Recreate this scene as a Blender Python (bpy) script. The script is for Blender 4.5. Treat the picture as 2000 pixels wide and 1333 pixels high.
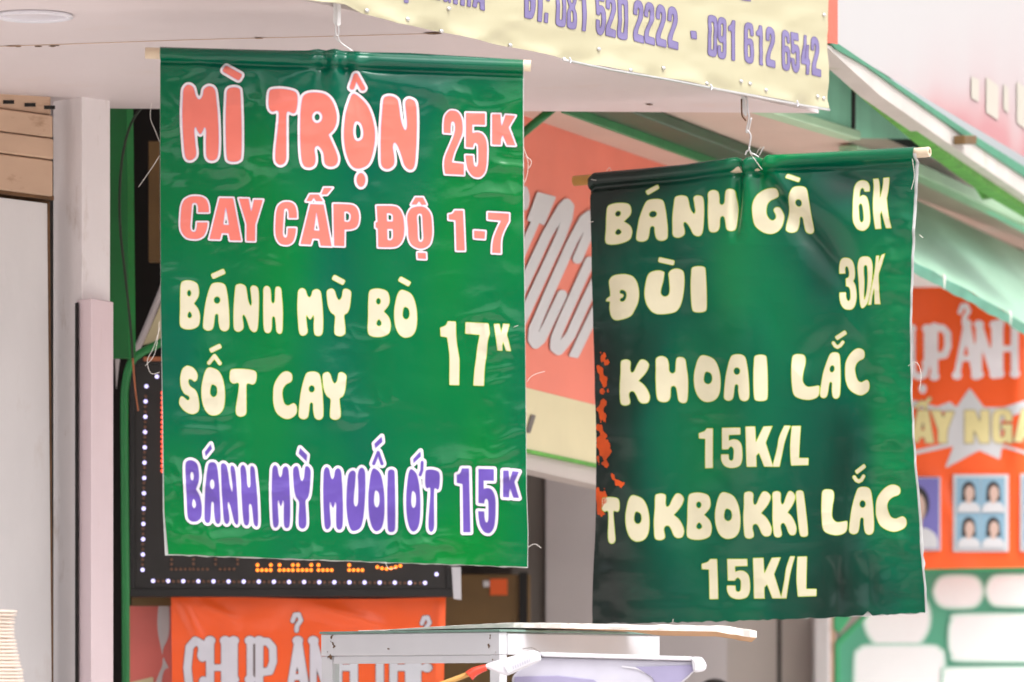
import bpy, bmesh, math, random
import numpy as np
from mathutils import Vector
R = math.radians
for o in list(bpy.data.objects): bpy.data.objects.remove(o)
SC = bpy.context.scene; COL = SC.collection
rng = random.Random(7)

# ------------------------------------------------------------------ camera, world, sun, exposure
F = 10000.0; EYE = 1.55; HORIZON = 1350.0
cd = bpy.data.cameras.new("camera"); cam = bpy.data.objects.new("camera", cd); COL.objects.link(cam)
cam.location = (0, 0, EYE); cam.rotation_euler = (R(90), 0, 0)
cd.sensor_width = 36; cd.lens = F*36/2000; cd.shift_y = (HORIZON-666.5)/2000
cd.clip_start = .1; cd.clip_end = 500
cd.dof.use_dof = True; cd.dof.focus_distance = 10.7; cd.dof.aperture_fstop = 4.9
SC.camera = cam
w = bpy.data.worlds.new("World"); SC.world = w; w.use_nodes = True
nt = w.node_tree; bg = nt.nodes["Background"]
sky = nt.nodes.new("ShaderNodeTexSky"); sky.sky_type = 'NISHITA'; sky.sun_disc = False
SUN_EL, SUN_AZ = R(64), R(135)            # azimuth clockwise from +Y: behind the camera, to its right
sky.sun_elevation = SUN_EL; sky.sun_rotation = SUN_AZ
sky.air_density = 1.0; sky.dust_density = 6.0; sky.ozone_density = 0.4
hs = nt.nodes.new("ShaderNodeHueSaturation"); hs.inputs['Saturation'].default_value = .2
nt.links.new(sky.outputs[0], hs.inputs['Color']); nt.links.new(hs.outputs[0], bg.inputs[0])
bg.inputs[1].default_value = .15
sd_ = bpy.data.lights.new("sun", 'SUN'); sun = bpy.data.objects.new("sun", sd_); COL.objects.link(sun)
sd_.energy = .5; sd_.angle = R(30); sd_.color = (1, .97, .95)
sv = Vector((math.sin(SUN_AZ)*math.cos(SUN_EL), math.cos(SUN_AZ)*math.cos(SUN_EL), math.sin(SUN_EL)))
sun.rotation_euler = (-sv).to_track_quat('-Z', 'Y').to_euler(); sun.location = (6, -6, 9)
SC.view_settings.view_transform = 'Standard'; SC.view_settings.look = 'None'
SC.view_settings.exposure = 1.22; SC.view_settings.gamma = 1.0
SC.cycles.max_bounces = 8; SC.cycles.diffuse_bounces = 5

# ------------------------------------------------------------------ helpers
def lin(c):
    c = np.array(c)/255.0
    return tuple(np.where(c <= .04045, c/12.92, ((c+.055)/1.055)**2.4))
def mat(name, rgb, rough=.6, var=.06, scale=6, bump=0., bscale=40, metal=0, spec=.5, stain=None, st=(.6, .72), sscale=4,
        stretch=(1, 1, 1), emit=None, estr=0, alb=.85, coat=0):
    """rgb is the sRGB colour of the surface itself; var mottles it, stain adds patches of another colour"""
    m = bpy.data.materials.new(name); m.use_nodes = True; n = m.node_tree.nodes; l = m.node_tree.links
    b = n["Principled BSDF"]; b.inputs['Roughness'].default_value = rough; b.inputs['Metallic'].default_value = metal
    b.inputs['Specular IOR Level'].default_value = spec; b.inputs['Coat Weight'].default_value = coat
    base = tuple(x*alb for x in lin(rgb))
    tc = n.new("ShaderNodeTexCoord"); mp = n.new("ShaderNodeMapping"); mp.inputs['Scale'].default_value = stretch
    l.new(tc.outputs['Object'], mp.inputs[0])
    no = n.new("ShaderNodeTexNoise"); no.inputs['Scale'].default_value = scale; no.inputs['Detail'].default_value = 6
    l.new(mp.outputs[0], no.inputs['Vector'])
    rp = n.new("ShaderNodeValToRGB"); e = rp.color_ramp.elements
    e[0].position = .3; e[1].position = .7
    e[0].color = tuple(x*(1-var) for x in base)+(1,); e[1].color = tuple(min(1, x*(1+var)) for x in base)+(1,)
    l.new(no.outputs[0], rp.inputs[0]); out = rp.outputs[0]
    if stain:
        n2 = n.new("ShaderNodeTexNoise"); n2.inputs['Scale'].default_value = sscale; n2.inputs['Detail'].default_value = 8
        n2.inputs['Roughness'].default_value = .65
        l.new(mp.outputs[0], n2.inputs['Vector'])
        r2 = n.new("ShaderNodeValToRGB"); r2.color_ramp.elements[0].position = st[0]; r2.color_ramp.elements[1].position = st[1]
        l.new(n2.outputs[0], r2.inputs[0])
        mx = n.new("ShaderNodeMix"); mx.data_type = 'RGBA'
        l.new(r2.outputs[0], mx.inputs['Factor']); l.new(out, mx.inputs[6])
        mx.inputs[7].default_value = tuple(lin(stain))+(1,); out = mx.outputs[2]
    l.new(out, b.inputs['Base Color'])
    if bump:
        n3 = n.new("ShaderNodeTexNoise"); n3.inputs['Scale'].default_value = bscale; n3.inputs['Detail'].default_value = 5
        l.new(mp.outputs[0], n3.inputs['Vector'])
        bp = n.new("ShaderNodeBump"); bp.inputs['Strength'].default_value = bump; bp.inputs['Distance'].default_value = .01
        l.new(n3.outputs[0], bp.inputs['Height']); l.new(bp.outputs[0], b.inputs['Normal'])
    if emit:
        b.inputs['Emission Color'].default_value = tuple(lin(emit))+(1,); b.inputs['Emission Strength'].default_value = estr
    return m
def ink(name, stops, rough=.3, var=.05, soft=.35, alb=.68):
    """printed lettering: colour by the distance (in mm) from the letter's edge, kept per vertex as 'edge'"""
    m = bpy.data.materials.new(name); m.use_nodes = True; n = m.node_tree.nodes; l = m.node_tree.links
    b = n["Principled BSDF"]; b.inputs['Roughness'].default_value = rough; b.inputs['Specular IOR Level'].default_value = .3
    at = n.new("ShaderNodeAttribute"); at.attribute_name = 'edge'
    mr = n.new("ShaderNodeMapRange"); mr.inputs[1].default_value = -10; mr.inputs[2].default_value = 10
    l.new(at.outputs['Fac'], mr.inputs[0])
    rp = n.new("ShaderNodeValToRGB"); cr = rp.color_ramp
    pts = []
    for i, (d, c) in enumerate(stops):
        c = tuple(x*alb for x in lin(c))+(1,)
        if i == 0: pts.append((0, c))
        else: pts.append(((d-soft+10)/20, pc)); pts.append(((d+soft+10)/20, c))
        pc = c
    cr.elements[0].position = pts[0][0]; cr.elements[0].color = pts[0][1]
    if len(pts) > 1: cr.elements[1].position = pts[1][0]; cr.elements[1].color = pts[1][1]
    else: cr.elements[1].color = pts[0][1]
    for p, c in pts[2:]:
        e = cr.elements.new(p); e.color = c
    l.new(mr.outputs[0], rp.inputs[0])
    tc = n.new("ShaderNodeTexCoord"); no = n.new("ShaderNodeTexNoise"); no.inputs['Scale'].default_value = 14; no.inputs['Detail'].default_value = 4
    l.new(tc.outputs['Object'], no.inputs['Vector'])
    m2 = n.new("ShaderNodeMapRange"); m2.inputs[1].default_value = .3; m2.inputs[2].default_value = .7
    m2.inputs[3].default_value = 1-var; m2.inputs[4].default_value = 1+var; l.new(no.outputs[0], m2.inputs[0])
    mx = n.new("ShaderNodeVectorMath"); mx.operation = 'SCALE'
    l.new(rp.outputs[0], mx.inputs[0]); l.new(m2.outputs[0], mx.inputs['Scale']); l.new(mx.outputs[0], b.inputs['Base Color'])
    return m
def tone_mat(name, stops, rough=.3, spec=.5, bump=.0):
    """sheet whose colour follows the per-vertex value 'tone'"""
    m = bpy.data.materials.new(name); m.use_nodes = True; n = m.node_tree.nodes; l = m.node_tree.links
    b = n["Principled BSDF"]; b.inputs['Roughness'].default_value = rough; b.inputs['Specular IOR Level'].default_value = spec
    at = n.new("ShaderNodeAttribute"); at.attribute_name = 'tone'
    rp = n.new("ShaderNodeValToRGB"); cr = rp.color_ramp
    for i, (p, c) in enumerate(stops):
        c = tuple(x*.85 for x in lin(c))+(1,)
        if i < 2: cr.elements[i].position = p; cr.elements[i].color = c
        else: cr.elements.new(p).color = c
    l.new(at.outputs['Fac'], rp.inputs[0]); l.new(rp.outputs[0], b.inputs['Base Color'])
    if bump:
        tc = n.new("ShaderNodeTexCoord"); no = n.new("ShaderNodeTexNoise"); no.inputs['Scale'].default_value = 60; no.inputs['Detail'].default_value = 4
        l.new(tc.outputs['Object'], no.inputs['Vector'])
        bp = n.new("ShaderNodeBump"); bp.inputs['Strength'].default_value = bump; bp.inputs['Distance'].default_value = .004
        l.new(no.outputs[0], bp.inputs['Height']); l.new(bp.outputs[0], b.inputs['Normal'])
    return m

def thing(name, label, cat, loc=(0, 0, 0), group=None):
    o = bpy.data.objects.new(name, None); COL.objects.link(o); o.location = loc; o.empty_display_size = .05
    return tag(o, label, cat, group)
def tag(o, label, cat, group=None):
    o['label'] = label; o['category'] = cat
    if group: o['group'] = group
    return o
def kind(o, k): o['kind'] = k; return o
def world_origin(o):
    v = Vector((0, 0, 0))
    while o is not None: v += o.location; o = o.parent
    return v
def obj(name, verts, faces, m, parent=None, smooth=False, edge=None, tone=None, label=None, loc=None):
    """verts are in world space; with a parent they are stored relative to it"""
    org = world_origin(parent) if parent else Vector((0, 0, 0))
    l = Vector(loc) if loc is not None else org
    v = np.asarray(verts, float)-np.array(l)
    me = bpy.data.meshes.new(name); me.from_pydata(v.tolist(), [], [list(map(int, f)) for f in faces]); me.update()
    me.materials.append(m)
    if smooth: me.polygons.foreach_set('use_smooth', [True]*len(me.polygons))
    for nm, a in (('edge', edge), ('tone', tone)):
        if a is not None:
            at = me.attributes.new(nm, 'FLOAT', 'POINT'); at.data.foreach_set('value', np.asarray(a, np.float32))
    o = bpy.data.objects.new(name, me); COL.objects.link(o)
    if parent: o.parent = parent; o.location = l-org
    else: o.location = l
    if label: o['label'] = label
    return o
# planes that a viewing ray can be carried to
class Plane:
    def __init__(s, p, n): s.p = np.array(p, float); s.n = np.array(n, float)/np.linalg.norm(n)
    def __call__(s, px, py, off=0.):
        px = np.asarray(px, float); py = np.asarray(py, float)
        r = np.stack([(px-1000)/F, np.ones_like(px), (HORIZON-py)/F], -1)
        c = np.array([0, 0, EYE]); t = ((s.p-c) @ s.n)/(r @ s.n)
        return c + r*t[..., None] + s.n*(np.asarray(off)[..., None] if np.ndim(off) else off)
def FR(d): return Plane((0, d, EYE), (0, -1, 0))
NB = np.array([.951, -.309, 0]); AB = np.array([.309, .951, 0]); OB = np.array([.075, 12.5, EYE])
def BW(k): return Plane(OB+NB*k, NB)                                # planes along the right-hand shop front
def px_d(px, py, d): return np.array([(px-1000)/F*d, d, EYE+(HORIZON-py)/F*d])
FASC = Plane(px_d(660, 10, 9.95), (.866, -.5, 0))                   # the sign band of the canopy

def slab(name, poly, plane, th, m, parent=None, off=0., bevel=0., label=None):
    p = np.array(poly, float); a = plane(p[:, 0], p[:, 1], off); b = a-plane.n*th; n = len(p)
    # front faces the camera
    area = sum(p[i][0]*p[(i+1) % n][1]-p[(i+1) % n][0]*p[i][1] for i in range(n))
    idx = list(range(n)) if area < 0 else list(range(n))[::-1]
    faces = [idx, [i+n for i in idx[::-1]]]
    for q in range(n):
        i, j = idx[q], idx[(q+1) % n]; faces.append([j, i, i+n, j+n])
    o = obj(name, np.vstack([a, b]), faces, m, parent, label=label)
    if bevel:
        bm = bmesh.new(); bm.from_mesh(o.data)
        bmesh.ops.bevel(bm, geom=list(bm.edges), offset=bevel, segments=2, profile=.5, affect='EDGES', clamp_overlap=True)
        bm.to_mesh(o.data); bm.free()
    return o
def rect(x0, y0, x1, y1): return [(x0, y0), (x1, y0), (x1, y1), (x0, y1)]
def prism(name, foot, z0, z1, m, parent=None, bevel=0., label=None):
    """upright prism on a footprint of (x, y), counter-clockwise from above"""
    n = len(foot); v = [(x, y, z0) for x, y in foot]+[(x, y, z1) for x, y in foot]
    f = [list(range(n))[::-1], list(range(n, 2*n))]+[[i, (i+1) % n, (i+1) % n+n, i+n] for i in range(n)]
    o = obj(name, v, f, m, parent, label=label)
    if bevel:
        bm = bmesh.new(); bm.from_mesh(o.data)
        bmesh.ops.bevel(bm, geom=list(bm.edges), offset=bevel, segments=2, profile=.5, affect='EDGES', clamp_overlap=True)
        bm.to_mesh(o.data); bm.free()
    return o
def tube(name, pts, r, m, parent=None, seg=8, smooth=True, label=None, sub=4, r1=None):
    P = [np.array(p, float) for p in pts]
    if sub > 1 and len(P) > 2:
        Q = []
        for i in range(len(P)-1):
            p0 = P[max(i-1, 0)]; p1 = P[i]; p2 = P[i+1]; p3 = P[min(i+2, len(P)-1)]
            for s in range(sub):
                t = s/sub
                Q.append(.5*((2*p1)+(-p0+p2)*t+(2*p0-5*p1+4*p2-p3)*t*t+(-p0+3*p1-3*p2+p3)*t**3))
        Q.append(P[-1]); P = Q
    V = []; Fc = []; n = len(P)
    for i in range(n):
        t = P[min(i+1, n-1)]-P[max(i-1, 0)]; t = t/np.linalg.norm(t)
        u = np.cross(t, (0, 1, 0.02)); u /= np.linalg.norm(u); v = np.cross(t, u)
        rr = r if r1 is None else r+(r1-r)*i/(n-1)
        for k in range(seg):
            a = 2*math.pi*k/seg; V.append(P[i]+rr*(u*math.cos(a)+v*math.sin(a)))
    for i in range(n-1):
        for k in range(seg):
            k2 = (k+1) % seg; Fc.append([i*seg+k, i*seg+k2, (i+1)*seg+k2, (i+1)*seg+k])
    Fc.append(list(range(seg))[::-1]); Fc.append([(n-1)*seg+k for k in range(seg)])
    o = obj(name, V, Fc, m, parent, smooth=False, label=label)
    if smooth:
        for p in o.data.polygons: p.use_smooth = len(p.vertices) == 4
    return o
def pxtube(name, pts, plane, rpx, m, parent=None, off=0., **k):
    W = [plane(np.array(x), np.array(y), off) for x, y in pts]
    return tube(name, W, rpx*W[0][1]/F, m, parent, **k)

# value noise for cloth and print
_tab = np.random.RandomState(3).rand(256, 256)
def vn(x, y, seed=0):
    x = np.asarray(x, float)+seed*37.7; y = np.asarray(y, float)+seed*91.3
    xi = np.floor(x).astype(int); yi = np.floor(y).astype(int); fx = x-xi; fy = y-yi
    fx = fx*fx*fx*(fx*(fx*6-15)+10); fy = fy*fy*fy*(fy*(fy*6-15)+10)
    g = lambda i, j: _tab[i % 256, j % 256]
    return (g(xi, yi)*(1-fx)+g(xi+1, yi)*fx)*(1-fy)+(g(xi, yi+1)*(1-fx)+g(xi+1, yi+1)*fx)*fy-.5
def fbm(x, y, seed=0, o=3): return sum(vn(x*2**i, y*2**i, seed+i)/2**i for i in range(o))
def sstep(a, b, x): t = np.clip((x-a)/(b-a), 0, 1); return t*t*(3-2*t)

# ------------------------------------------------------------------ lettering: outlines -> distance field -> clipped mesh
def path(s):
    """'x,y x,y* ...' ; * marks a sharp corner ; other points are joined by a smooth curve"""
    pts = []
    for t in s.split():
        c = t.endswith('*'); x, y = t.rstrip('*').split(','); pts.append((float(x), float(y), c))
    out = []; n = len(pts)
    for i in range(n):
        p0, p1, p2, p3 = (np.array(pts[(i+k) % n][:2]) for k in (-1, 0, 1, 2))
        if pts[i][2] and pts[(i+1) % n][2]: out.append(p1); continue
        if pts[i][2]: p0 = p1
        if pts[(i+1) % n][2]: p3 = p2
        for k in range(5):
            t = k/5
            out.append(.5*((2*p1)+(-p0+p2)*t+(2*p0-5*p1+4*p2-p3)*t*t+(-p0+3*p1-3*p2+p3)*t**3))
    return np.array(out)
def ell(cx, cy, rx, ry, n=28):
    a = np.linspace(0, 2*math.pi, n, endpoint=False); return np.stack([cx+rx*np.cos(a), cy+ry*np.sin(a)], -1)
BUB = {
 'B': ('110,290 150,245 240,232 340,260 385,310 403,420 385,510 317,608* 385,690 415,780 418,870 395,965 330,1010 240,1028 140,1010 92,940 95,700 98,450', (243,440,35,55), '245,735 215,790 220,830 252,850 288,820 280,770'),
 'A': ('590,320 630,278 700,266 780,275 835,325 865,470 885,650 897,900 885,1020 820,1058 750,1020 722,900 718,800 690,772 660,800 645,930 620,1020 550,1048 480,1015 470,930 500,650 545,450', (695,550,54,61)),
 'N': ('1000,320 1040,290 1100,290 1160,325 1180,400 1205,560 1245,648 1265,600 1255,470 1245,360 1270,320 1310,318 1360,350 1378,450 1380,650 1370,900 1350,1040 1300,1074 1240,1030 1200,920 1165,830 1128,784 1110,830 1125,930 1120,1020 1050,1066 980,1030 967,900 970,650 985,450',),
 'H': ('1458,370 1505,325 1560,360 1578,460 1582,570 1610,612 1640,575 1645,450 1655,360 1690,338 1740,370 1755,500 1770,700 1768,950 1755,1080 1710,1103 1670,1060 1658,950 1645,850 1620,818 1595,850 1590,1000 1570,1070 1525,1092 1475,1060 1458,950 1452,700 1455,500',),
 'M': ('170,360 215,320 270,345 295,420 328,453 358,420 375,360 430,333 485,365 505,480 520,650 525,850 510,980 450,1010 400,975 392,850 395,740 380,708 365,740 338,771 308,740 290,705 280,740 290,850 298,960 240,1006 185,970 165,800 155,600 160,450',),
 'Y': ('580,365 610,332 660,323 695,360 720,440 755,488 795,450 812,360 830,328 880,328 930,370 928,470 910,600 880,670 832,708 838,800 848,900 840,980 775,1012 700,985 690,900 697,800 697,715 640,665 600,580 582,460',),
 'O': ('1650,350 1720,358 1800,405 1850,500 1880,640 1885,800 1865,930 1810,1010 1715,1036 1640,1000 1590,920 1560,800 1555,650 1575,520 1605,410', '1715,590 1765,620 1780,690 1765,750 1725,774 1685,745 1675,690 1690,610'),
 'S': ('150,312 210,335 250,385 260,430 250,470 225,488 195,465 165,460 155,490 175,540 235,585 265,650 280,760 265,825 200,852 120,820 60,750 58,690 80,654 110,670 150,700 172,680 160,650 110,620 75,550 65,450 85,360 115,325',),
 'T': ('632,360 680,346 780,346 880,360 915,385 920,440 905,500 875,519 830,507 808,520 805,600 806,750 800,850 745,880 695,855 690,780 710,650 725,530 710,500 660,508 625,480 620,420',),
 'C': ('1265,374 1310,400 1320,450 1305,490 1250,520 1215,570 1208,640 1230,730 1270,757 1310,740 1340,732 1368,765 1370,830 1340,875 1270,906 1200,885 1140,830 1110,740 1105,640 1115,530 1160,440 1215,385',),
 'U': ('740,630 760,460 800,330 870,275 980,258 1050,280 1063,310 1040,450 1005,580 1005,670 1065,710 1130,670 1145,560 1135,400 1130,310 1180,245 1270,222 1360,255 1390,330 1390,520 1350,760 1290,910 1200,985 1000,1018 880,990 790,880 750,750',),
 'D': ('130,420 200,350 330,325 440,328 550,370 620,480 650,640 640,800 590,930 530,1040 420,1100 270,1128 180,1070 145,930 148,800* 75,797* 80,760 110,730 150,705* 140,600 125,500', '320,640 330,605 370,598 420,625 440,690 425,760 390,800 345,800 328,770 340,745 375,730 388,695 370,670 335,665'),
 'I': ('1520,220 1570,188 1660,180 1740,195 1765,240 1780,450 1787,700 1780,920 1740,968 1650,982 1550,970 1515,920 1500,750 1497,500 1508,320',),
 'K': ('120,240 150,212 200,208 235,235 232,320 245,365 275,350 310,270 350,210 400,212 440,260 430,320 390,390 325,466* 380,510 425,580 450,660 430,730 370,742 330,710 300,640 270,597 235,600 218,640 232,720 220,755 170,770 120,745 108,650 105,520 115,380',),
 'L': ('405,480 440,440 500,432 570,445 597,500 595,600 575,720 568,850 590,920 650,965 750,955 820,945 832,990 820,1100 760,1155 640,1180 500,1150 425,1090 400,950 392,750 395,600',),
 'G': ('190,450 230,330 300,260 380,232 460,238 490,280 485,330 440,360 390,390 362,450 362,540 390,605 435,632 468,605 465,560 437,505 455,468 500,470 540,530 560,590 550,700 500,770 420,800 320,775 230,700 200,600',),
 'R': ('30,600 45,400 80,330 170,310 280,330 355,400 400,520 400,620 370,690 320,740* 370,850 412,960 400,1035 340,1060 280,1030 262,920 215,855 180,880 190,980 175,1045 120,1070 60,1040 35,900', (203,562,50,58)),
 'o': ('560,325 640,370 720,470 770,620 785,760 760,930 710,1040 610,1080 540,1040 490,920 468,760 480,560 515,420', '600,605 640,630 662,700 655,770 615,800 580,780 565,710 575,630'),
}
IMP = {
 '2': ('205,550* 205,420 225,290 290,215 350,205 420,225 475,300 500,420 495,560 440,700 370,860 335,1000* 520,1020* 520,1195* 225,1180* 210,1050 225,920 290,760 355,600 380,480 372,400 345,375 325,400 318,480 318,558*',),
 '5': ('545,240* 845,245* 845,430* 650,425* 650,550* 720,535 800,560 855,640 875,760 870,1000 845,1140 790,1215 730,1235 650,1210 580,1120 550,1000 540,890* 660,895* 668,1000 685,1055 705,1065 725,1045 735,980 735,800 725,730 690,705 668,735 660,778* 545,770*',),
 'K': ('948,262* 1078,262* 1095,440* 1155,272* 1310,285* 1205,465* 1310,745* 1175,740* 1110,585* 1090,640* 1088,735* 945,730*',),
 'C': ('355,425* 355,350 340,300 310,285 275,300 265,380 250,560 245,650 260,700 295,715 320,700 335,640 340,572* 505,572* 495,660 450,770 370,820 290,828 190,810 120,740 90,640 95,450 110,330 150,240 230,190 320,178 420,190 490,240 520,330 525,425*',),
 'A': ('680,205* 890,210* 1010,850* 835,845* 815,740* 715,735* 690,830* 525,825*', '775,340* 820,610* 740,605*'),
 'Y': ('970,215* 1125,220* 1160,420* 1200,235* 1340,240* 1225,610* 1220,860* 1085,855* 1085,600*',),
 'P': ('505,275* 700,280 800,300 855,370 870,480 840,590 760,630 665,635* 662,865* 515,860*', '662,390* 700,385 745,420 745,490 715,525 662,520*'),
 'D': ('1108,300* 1330,302 1420,335 1480,440 1500,600 1490,740 1440,840 1350,885 1130,885* 1125,620* 1095,610* 1095,535* 1122,525*', '1255,410* 1300,410 1335,440 1335,520* 1258,520*', '1262,630* 1335,630* 1338,740 1310,785 1265,780*'),
 'O': ('1715,310 1800,330 1870,420 1890,560 1890,720 1850,850 1735,905 1610,860 1555,760 1545,620 1535,450 1580,350 1640,320', '1712,415 1745,440 1755,600 1762,760 1730,805 1695,770 1685,600 1678,450'),
 '1': ('1120,210* 1232,210* 1255,735* 1140,735* 1130,340* 1040,330* 1040,262* 1090,250',),
 '7': ('1550,235* 1830,250* 1828,350* 1760,480 1725,600 1722,770* 1605,765* 1615,620 1650,500 1722,345* 1550,330*',),
 'w1': ('205,150* 335,155* 340,380 355,540 385,720 392,820 388,1188* 232,1185* 235,760 222,600 195,410* 90,393* 82,255* 160,225 190,190',),
 'w7': ('495,165* 868,185* 887,350* 850,500 835,700 805,900 792,1200* 622,1195* 640,950 668,750 690,560 728,370* 490,350*',),
 'wK': ('955,195* 1045,190* 1075,345* 1105,190* 1210,197* 1165,370* 1195,480 1232,635* 1155,632* 1107,485* 1092,540* 1090,630* 1015,625* 990,430',),
 '6': ('1590,272* 1530,275* 1515,240 1495,228 1480,260 1485,345* 1520,318 1570,345 1605,440 1628,590 1620,690 1580,745 1530,760 1470,730 1430,640 1420,480 1410,320 1405,220 1430,155 1490,132 1550,150 1582,205', '1508,425 1530,460 1548,560 1550,630 1530,658 1508,630 1495,530 1488,450'),
 'tK': ('1620,118* 1693,110* 1720,350* 1757,108* 1838,100* 1805,360* 1880,725* 1812,725* 1758,515* 1745,560* 1757,733* 1685,738* 1650,480',),
 '3': ('150,520* 148,400 170,300 220,240 290,225 370,240 430,300 460,400 467,520 455,610 425,658* 470,730 495,850 498,980 470,1110 420,1180 350,1195 270,1170 210,1080 185,960 180,872* 298,868* 310,970 345,1033 380,1000 385,920 370,820 340,770 290,755* 278,608* 330,585 348,520 335,420 300,383 270,420 270,515*',),
 'w0': ('660,200 740,215 790,290 808,420 790,640 740,920 690,1080 600,1165 560,1080 545,850 530,600 520,400 545,270 590,215', '668,365 702,400 708,620 685,850 640,1010* 632,960 645,700 638,450 645,385'),
 'xK': ('868,188* 928,185* 918,320* 970,175* 1040,145* 990,330 920,520* 915,650 945,1090* 832,1090* 830,780* 790,940* 768,1100* 705,1108* 770,800 840,470',),
 '/': ('1475,95* 1570,95* 1490,330 1440,560 1405,740* 1300,740* 1370,450 1400,280',),
 'L': ('1582,102* 1720,97* 1695,600* 1842,600* 1838,712* 1570,720* 1560,450',),
 'b1': ('235,135* 340,135* 335,755* 203,758* 207,298* 100,292* 98,210* 190,180',),
 'b5': ('498,130* 818,130* 818,240* 618,245* 618,333* 690,312 770,325 830,390 848,520 840,640 790,730 660,760 540,725 485,640 478,545* 615,545* 620,620 655,645 690,625 700,560 700,470 660,422 625,440 610,468* 495,468*',),
 'bK': ('900,115* 1052,112* 1062,358* 1172,112* 1302,103* 1205,365* 1315,740* 1180,738* 1105,523* 1065,570* 1065,742* 912,742*',),
 '0': ('50,0 85,8 98,30 100,100 100,300 98,372 85,392 50,400 15,392 2,372 0,300 0,100 2,30 15,8', '50,62 62,70 65,100 65,300 62,330 50,338 38,330 35,300 35,100 38,70'),
 '8': ('50,0 85,8 97,40 97,130 80,190 98,240 100,300 98,372 85,392 50,400 15,392 2,372 0,300 2,240 20,190 3,130 3,40 15,8', '50,60 62,68 64,100 62,145 50,155 38,145 36,100 38,68', '50,225 62,235 65,280 62,330 50,340 38,330 35,280 38,235'),
 'n6': ('98,125* 64,125* 64,90 60,66 50,60 40,66 36,90 36,170* 52,155 80,162 96,195 100,250 100,320 92,375 75,394 50,400 22,392 5,370 0,320 0,90 6,28 25,5 50,0 78,6 94,28 98,80', '50,212 62,222 65,260 65,310 62,335 50,342 38,335 35,310 35,260 38,222'),
 'n4': ('40,0* 68,0* 42,240* 52,240* 58,110* 88,90* 88,240* 100,240* 100,300* 88,300* 88,400* 54,400* 54,300* 0,300* 0,240*',),
 'n1': ('55,0* 100,0* 100,400* 50,400* 50,110* 0,110* 0,65* 30,50 45,30',),
 'T': ('0,0* 100,0* 100,70* 70,70* 70,400* 30,400* 30,70* 0,70*',),
 'N': ('0,0* 42,0* 65,180* 65,0* 100,0* 100,400* 62,400* 36,210* 36,400* 0,400*',),
 'G': ('100,140* 62,140* 62,90 50,62 38,90 36,200 38,310 50,338 62,310 64,235* 50,235* 50,180* 100,180* 100,400* 78,400* 74,370* 45,400 12,385 0,310 0,90 15,20 50,0 85,18 98,80',),
 'H': ('0,0* 36,0* 36,160* 64,160* 64,0* 100,0* 100,400* 64,400* 64,225* 36,225* 36,400* 0,400*',),
 'I': ('0,0* 100,0* 100,400* 0,400*',),
}
IMP['n9'] = tuple(' '.join('%g,%g%s' % (100-float(t.rstrip('*').split(',')[0]), 400-float(t.rstrip('*').split(',')[1]), '*' if t.endswith('*') else '') for t in s.split()) for s in IMP['n6'])
_G = {}
def glyph(ch, font):
    k = (id(font), ch)
    if k not in _G:
        cs = [path(c) if isinstance(c, str) else ell(*c) for c in font[ch]]
        lo = cs[0].min(0); hi = cs[0].max(0)
        _G[k] = [(c-lo)/(hi-lo) for c in cs]
    return _G[k]
def contours(it):
    """one lettering item -> list of closed contours in photo pixels"""
    t = it[0]
    if t == 'g':
        _, font, ch, x0, y0, x1, y1 = it[:7]; sk = it[7] if len(it) > 7 else 0; sx = it[8] if len(it) > 8 else 0
        out = []
        for c in glyph(ch, font):
            X = x0+c[:, 0]*(x1-x0)+sx*(c[:, 1]-.5); Y = y0+c[:, 1]*(y1-y0)+sk*(c[:, 0]-.5)*(x1-x0)
            out.append(np.stack([X, Y], -1))
        return out
    if t == 'poly': return [np.array(it[1], float)]
    if t == 'smooth': return [path(it[1])]
    if t == 'ell': return [ell(*it[1:5])]
def field(it, X, Y):
    if it[0] == 'pl':                                               # round-ended stroke along a polyline
        pts, r = it[1], it[2]; d = np.full(X.shape, 1e9)
        for (ax, ay), (bx, by) in zip(pts[:-1], pts[1:]):
            dx, dy = bx-ax, by-ay; L = dx*dx+dy*dy+1e-9
            t = np.clip(((X-ax)*dx+(Y-ay)*dy)/L, 0, 1)
            d = np.minimum(d, np.hypot(X-ax-t*dx, Y-ay-t*dy)-r)
        return d
    if it[0] == 'bar':                                              # bar with rounded corners
        ax, ay, bx, by, h = it[1:6]; rd = it[6] if len(it) > 6 else h*.55
        cx, cy = (ax+bx)/2, (ay+by)/2; L = math.hypot(bx-ax, by-ay); ux, uy = (bx-ax)/L, (by-ay)/L
        u = np.abs((X-cx)*ux+(Y-cy)*uy)-(L/2+h*.6-rd); v = np.abs(-(X-cx)*uy+(Y-cy)*ux)-(h-rd)
        return np.hypot(np.maximum(u, 0), np.maximum(v, 0))+np.minimum(np.maximum(u, v), 0)-rd
    cs = contours(it); d2 = np.full(X.shape, 1e12); ins = np.zeros(X.shape, bool)
    for c in cs:
        n = len(c)
        for i in range(n):
            (ax, ay), (bx, by) = c[i], c[(i+1) % n]; dx, dy = bx-ax, by-ay; L = dx*dx+dy*dy+1e-12
            t = np.clip(((X-ax)*dx+(Y-ay)*dy)/L, 0, 1)
            d2 = np.minimum(d2, (X-ax-t*dx)**2+(Y-ay-t*dy)**2)
            if ay != by:
                cr = (ay > Y) != (by > Y); ins ^= cr & (X < (Y-ay)*dx/dy+ax)
    d = np.sqrt(d2); return np.where(ins, -d, d)
def ibox(it):
    if it[0] == 'pl': a = np.array(it[1]); return (*(a.min(0)-it[2]), *(a.max(0)+it[2]))
    if it[0] == 'bar': h = it[5]*1.8; return (min(it[1], it[3])-h, min(it[2], it[4])-h, max(it[1], it[3])+h, max(it[2], it[4])+h)
    a = np.vstack(contours(it)); return (*a.min(0), *a.max(0))
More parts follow.
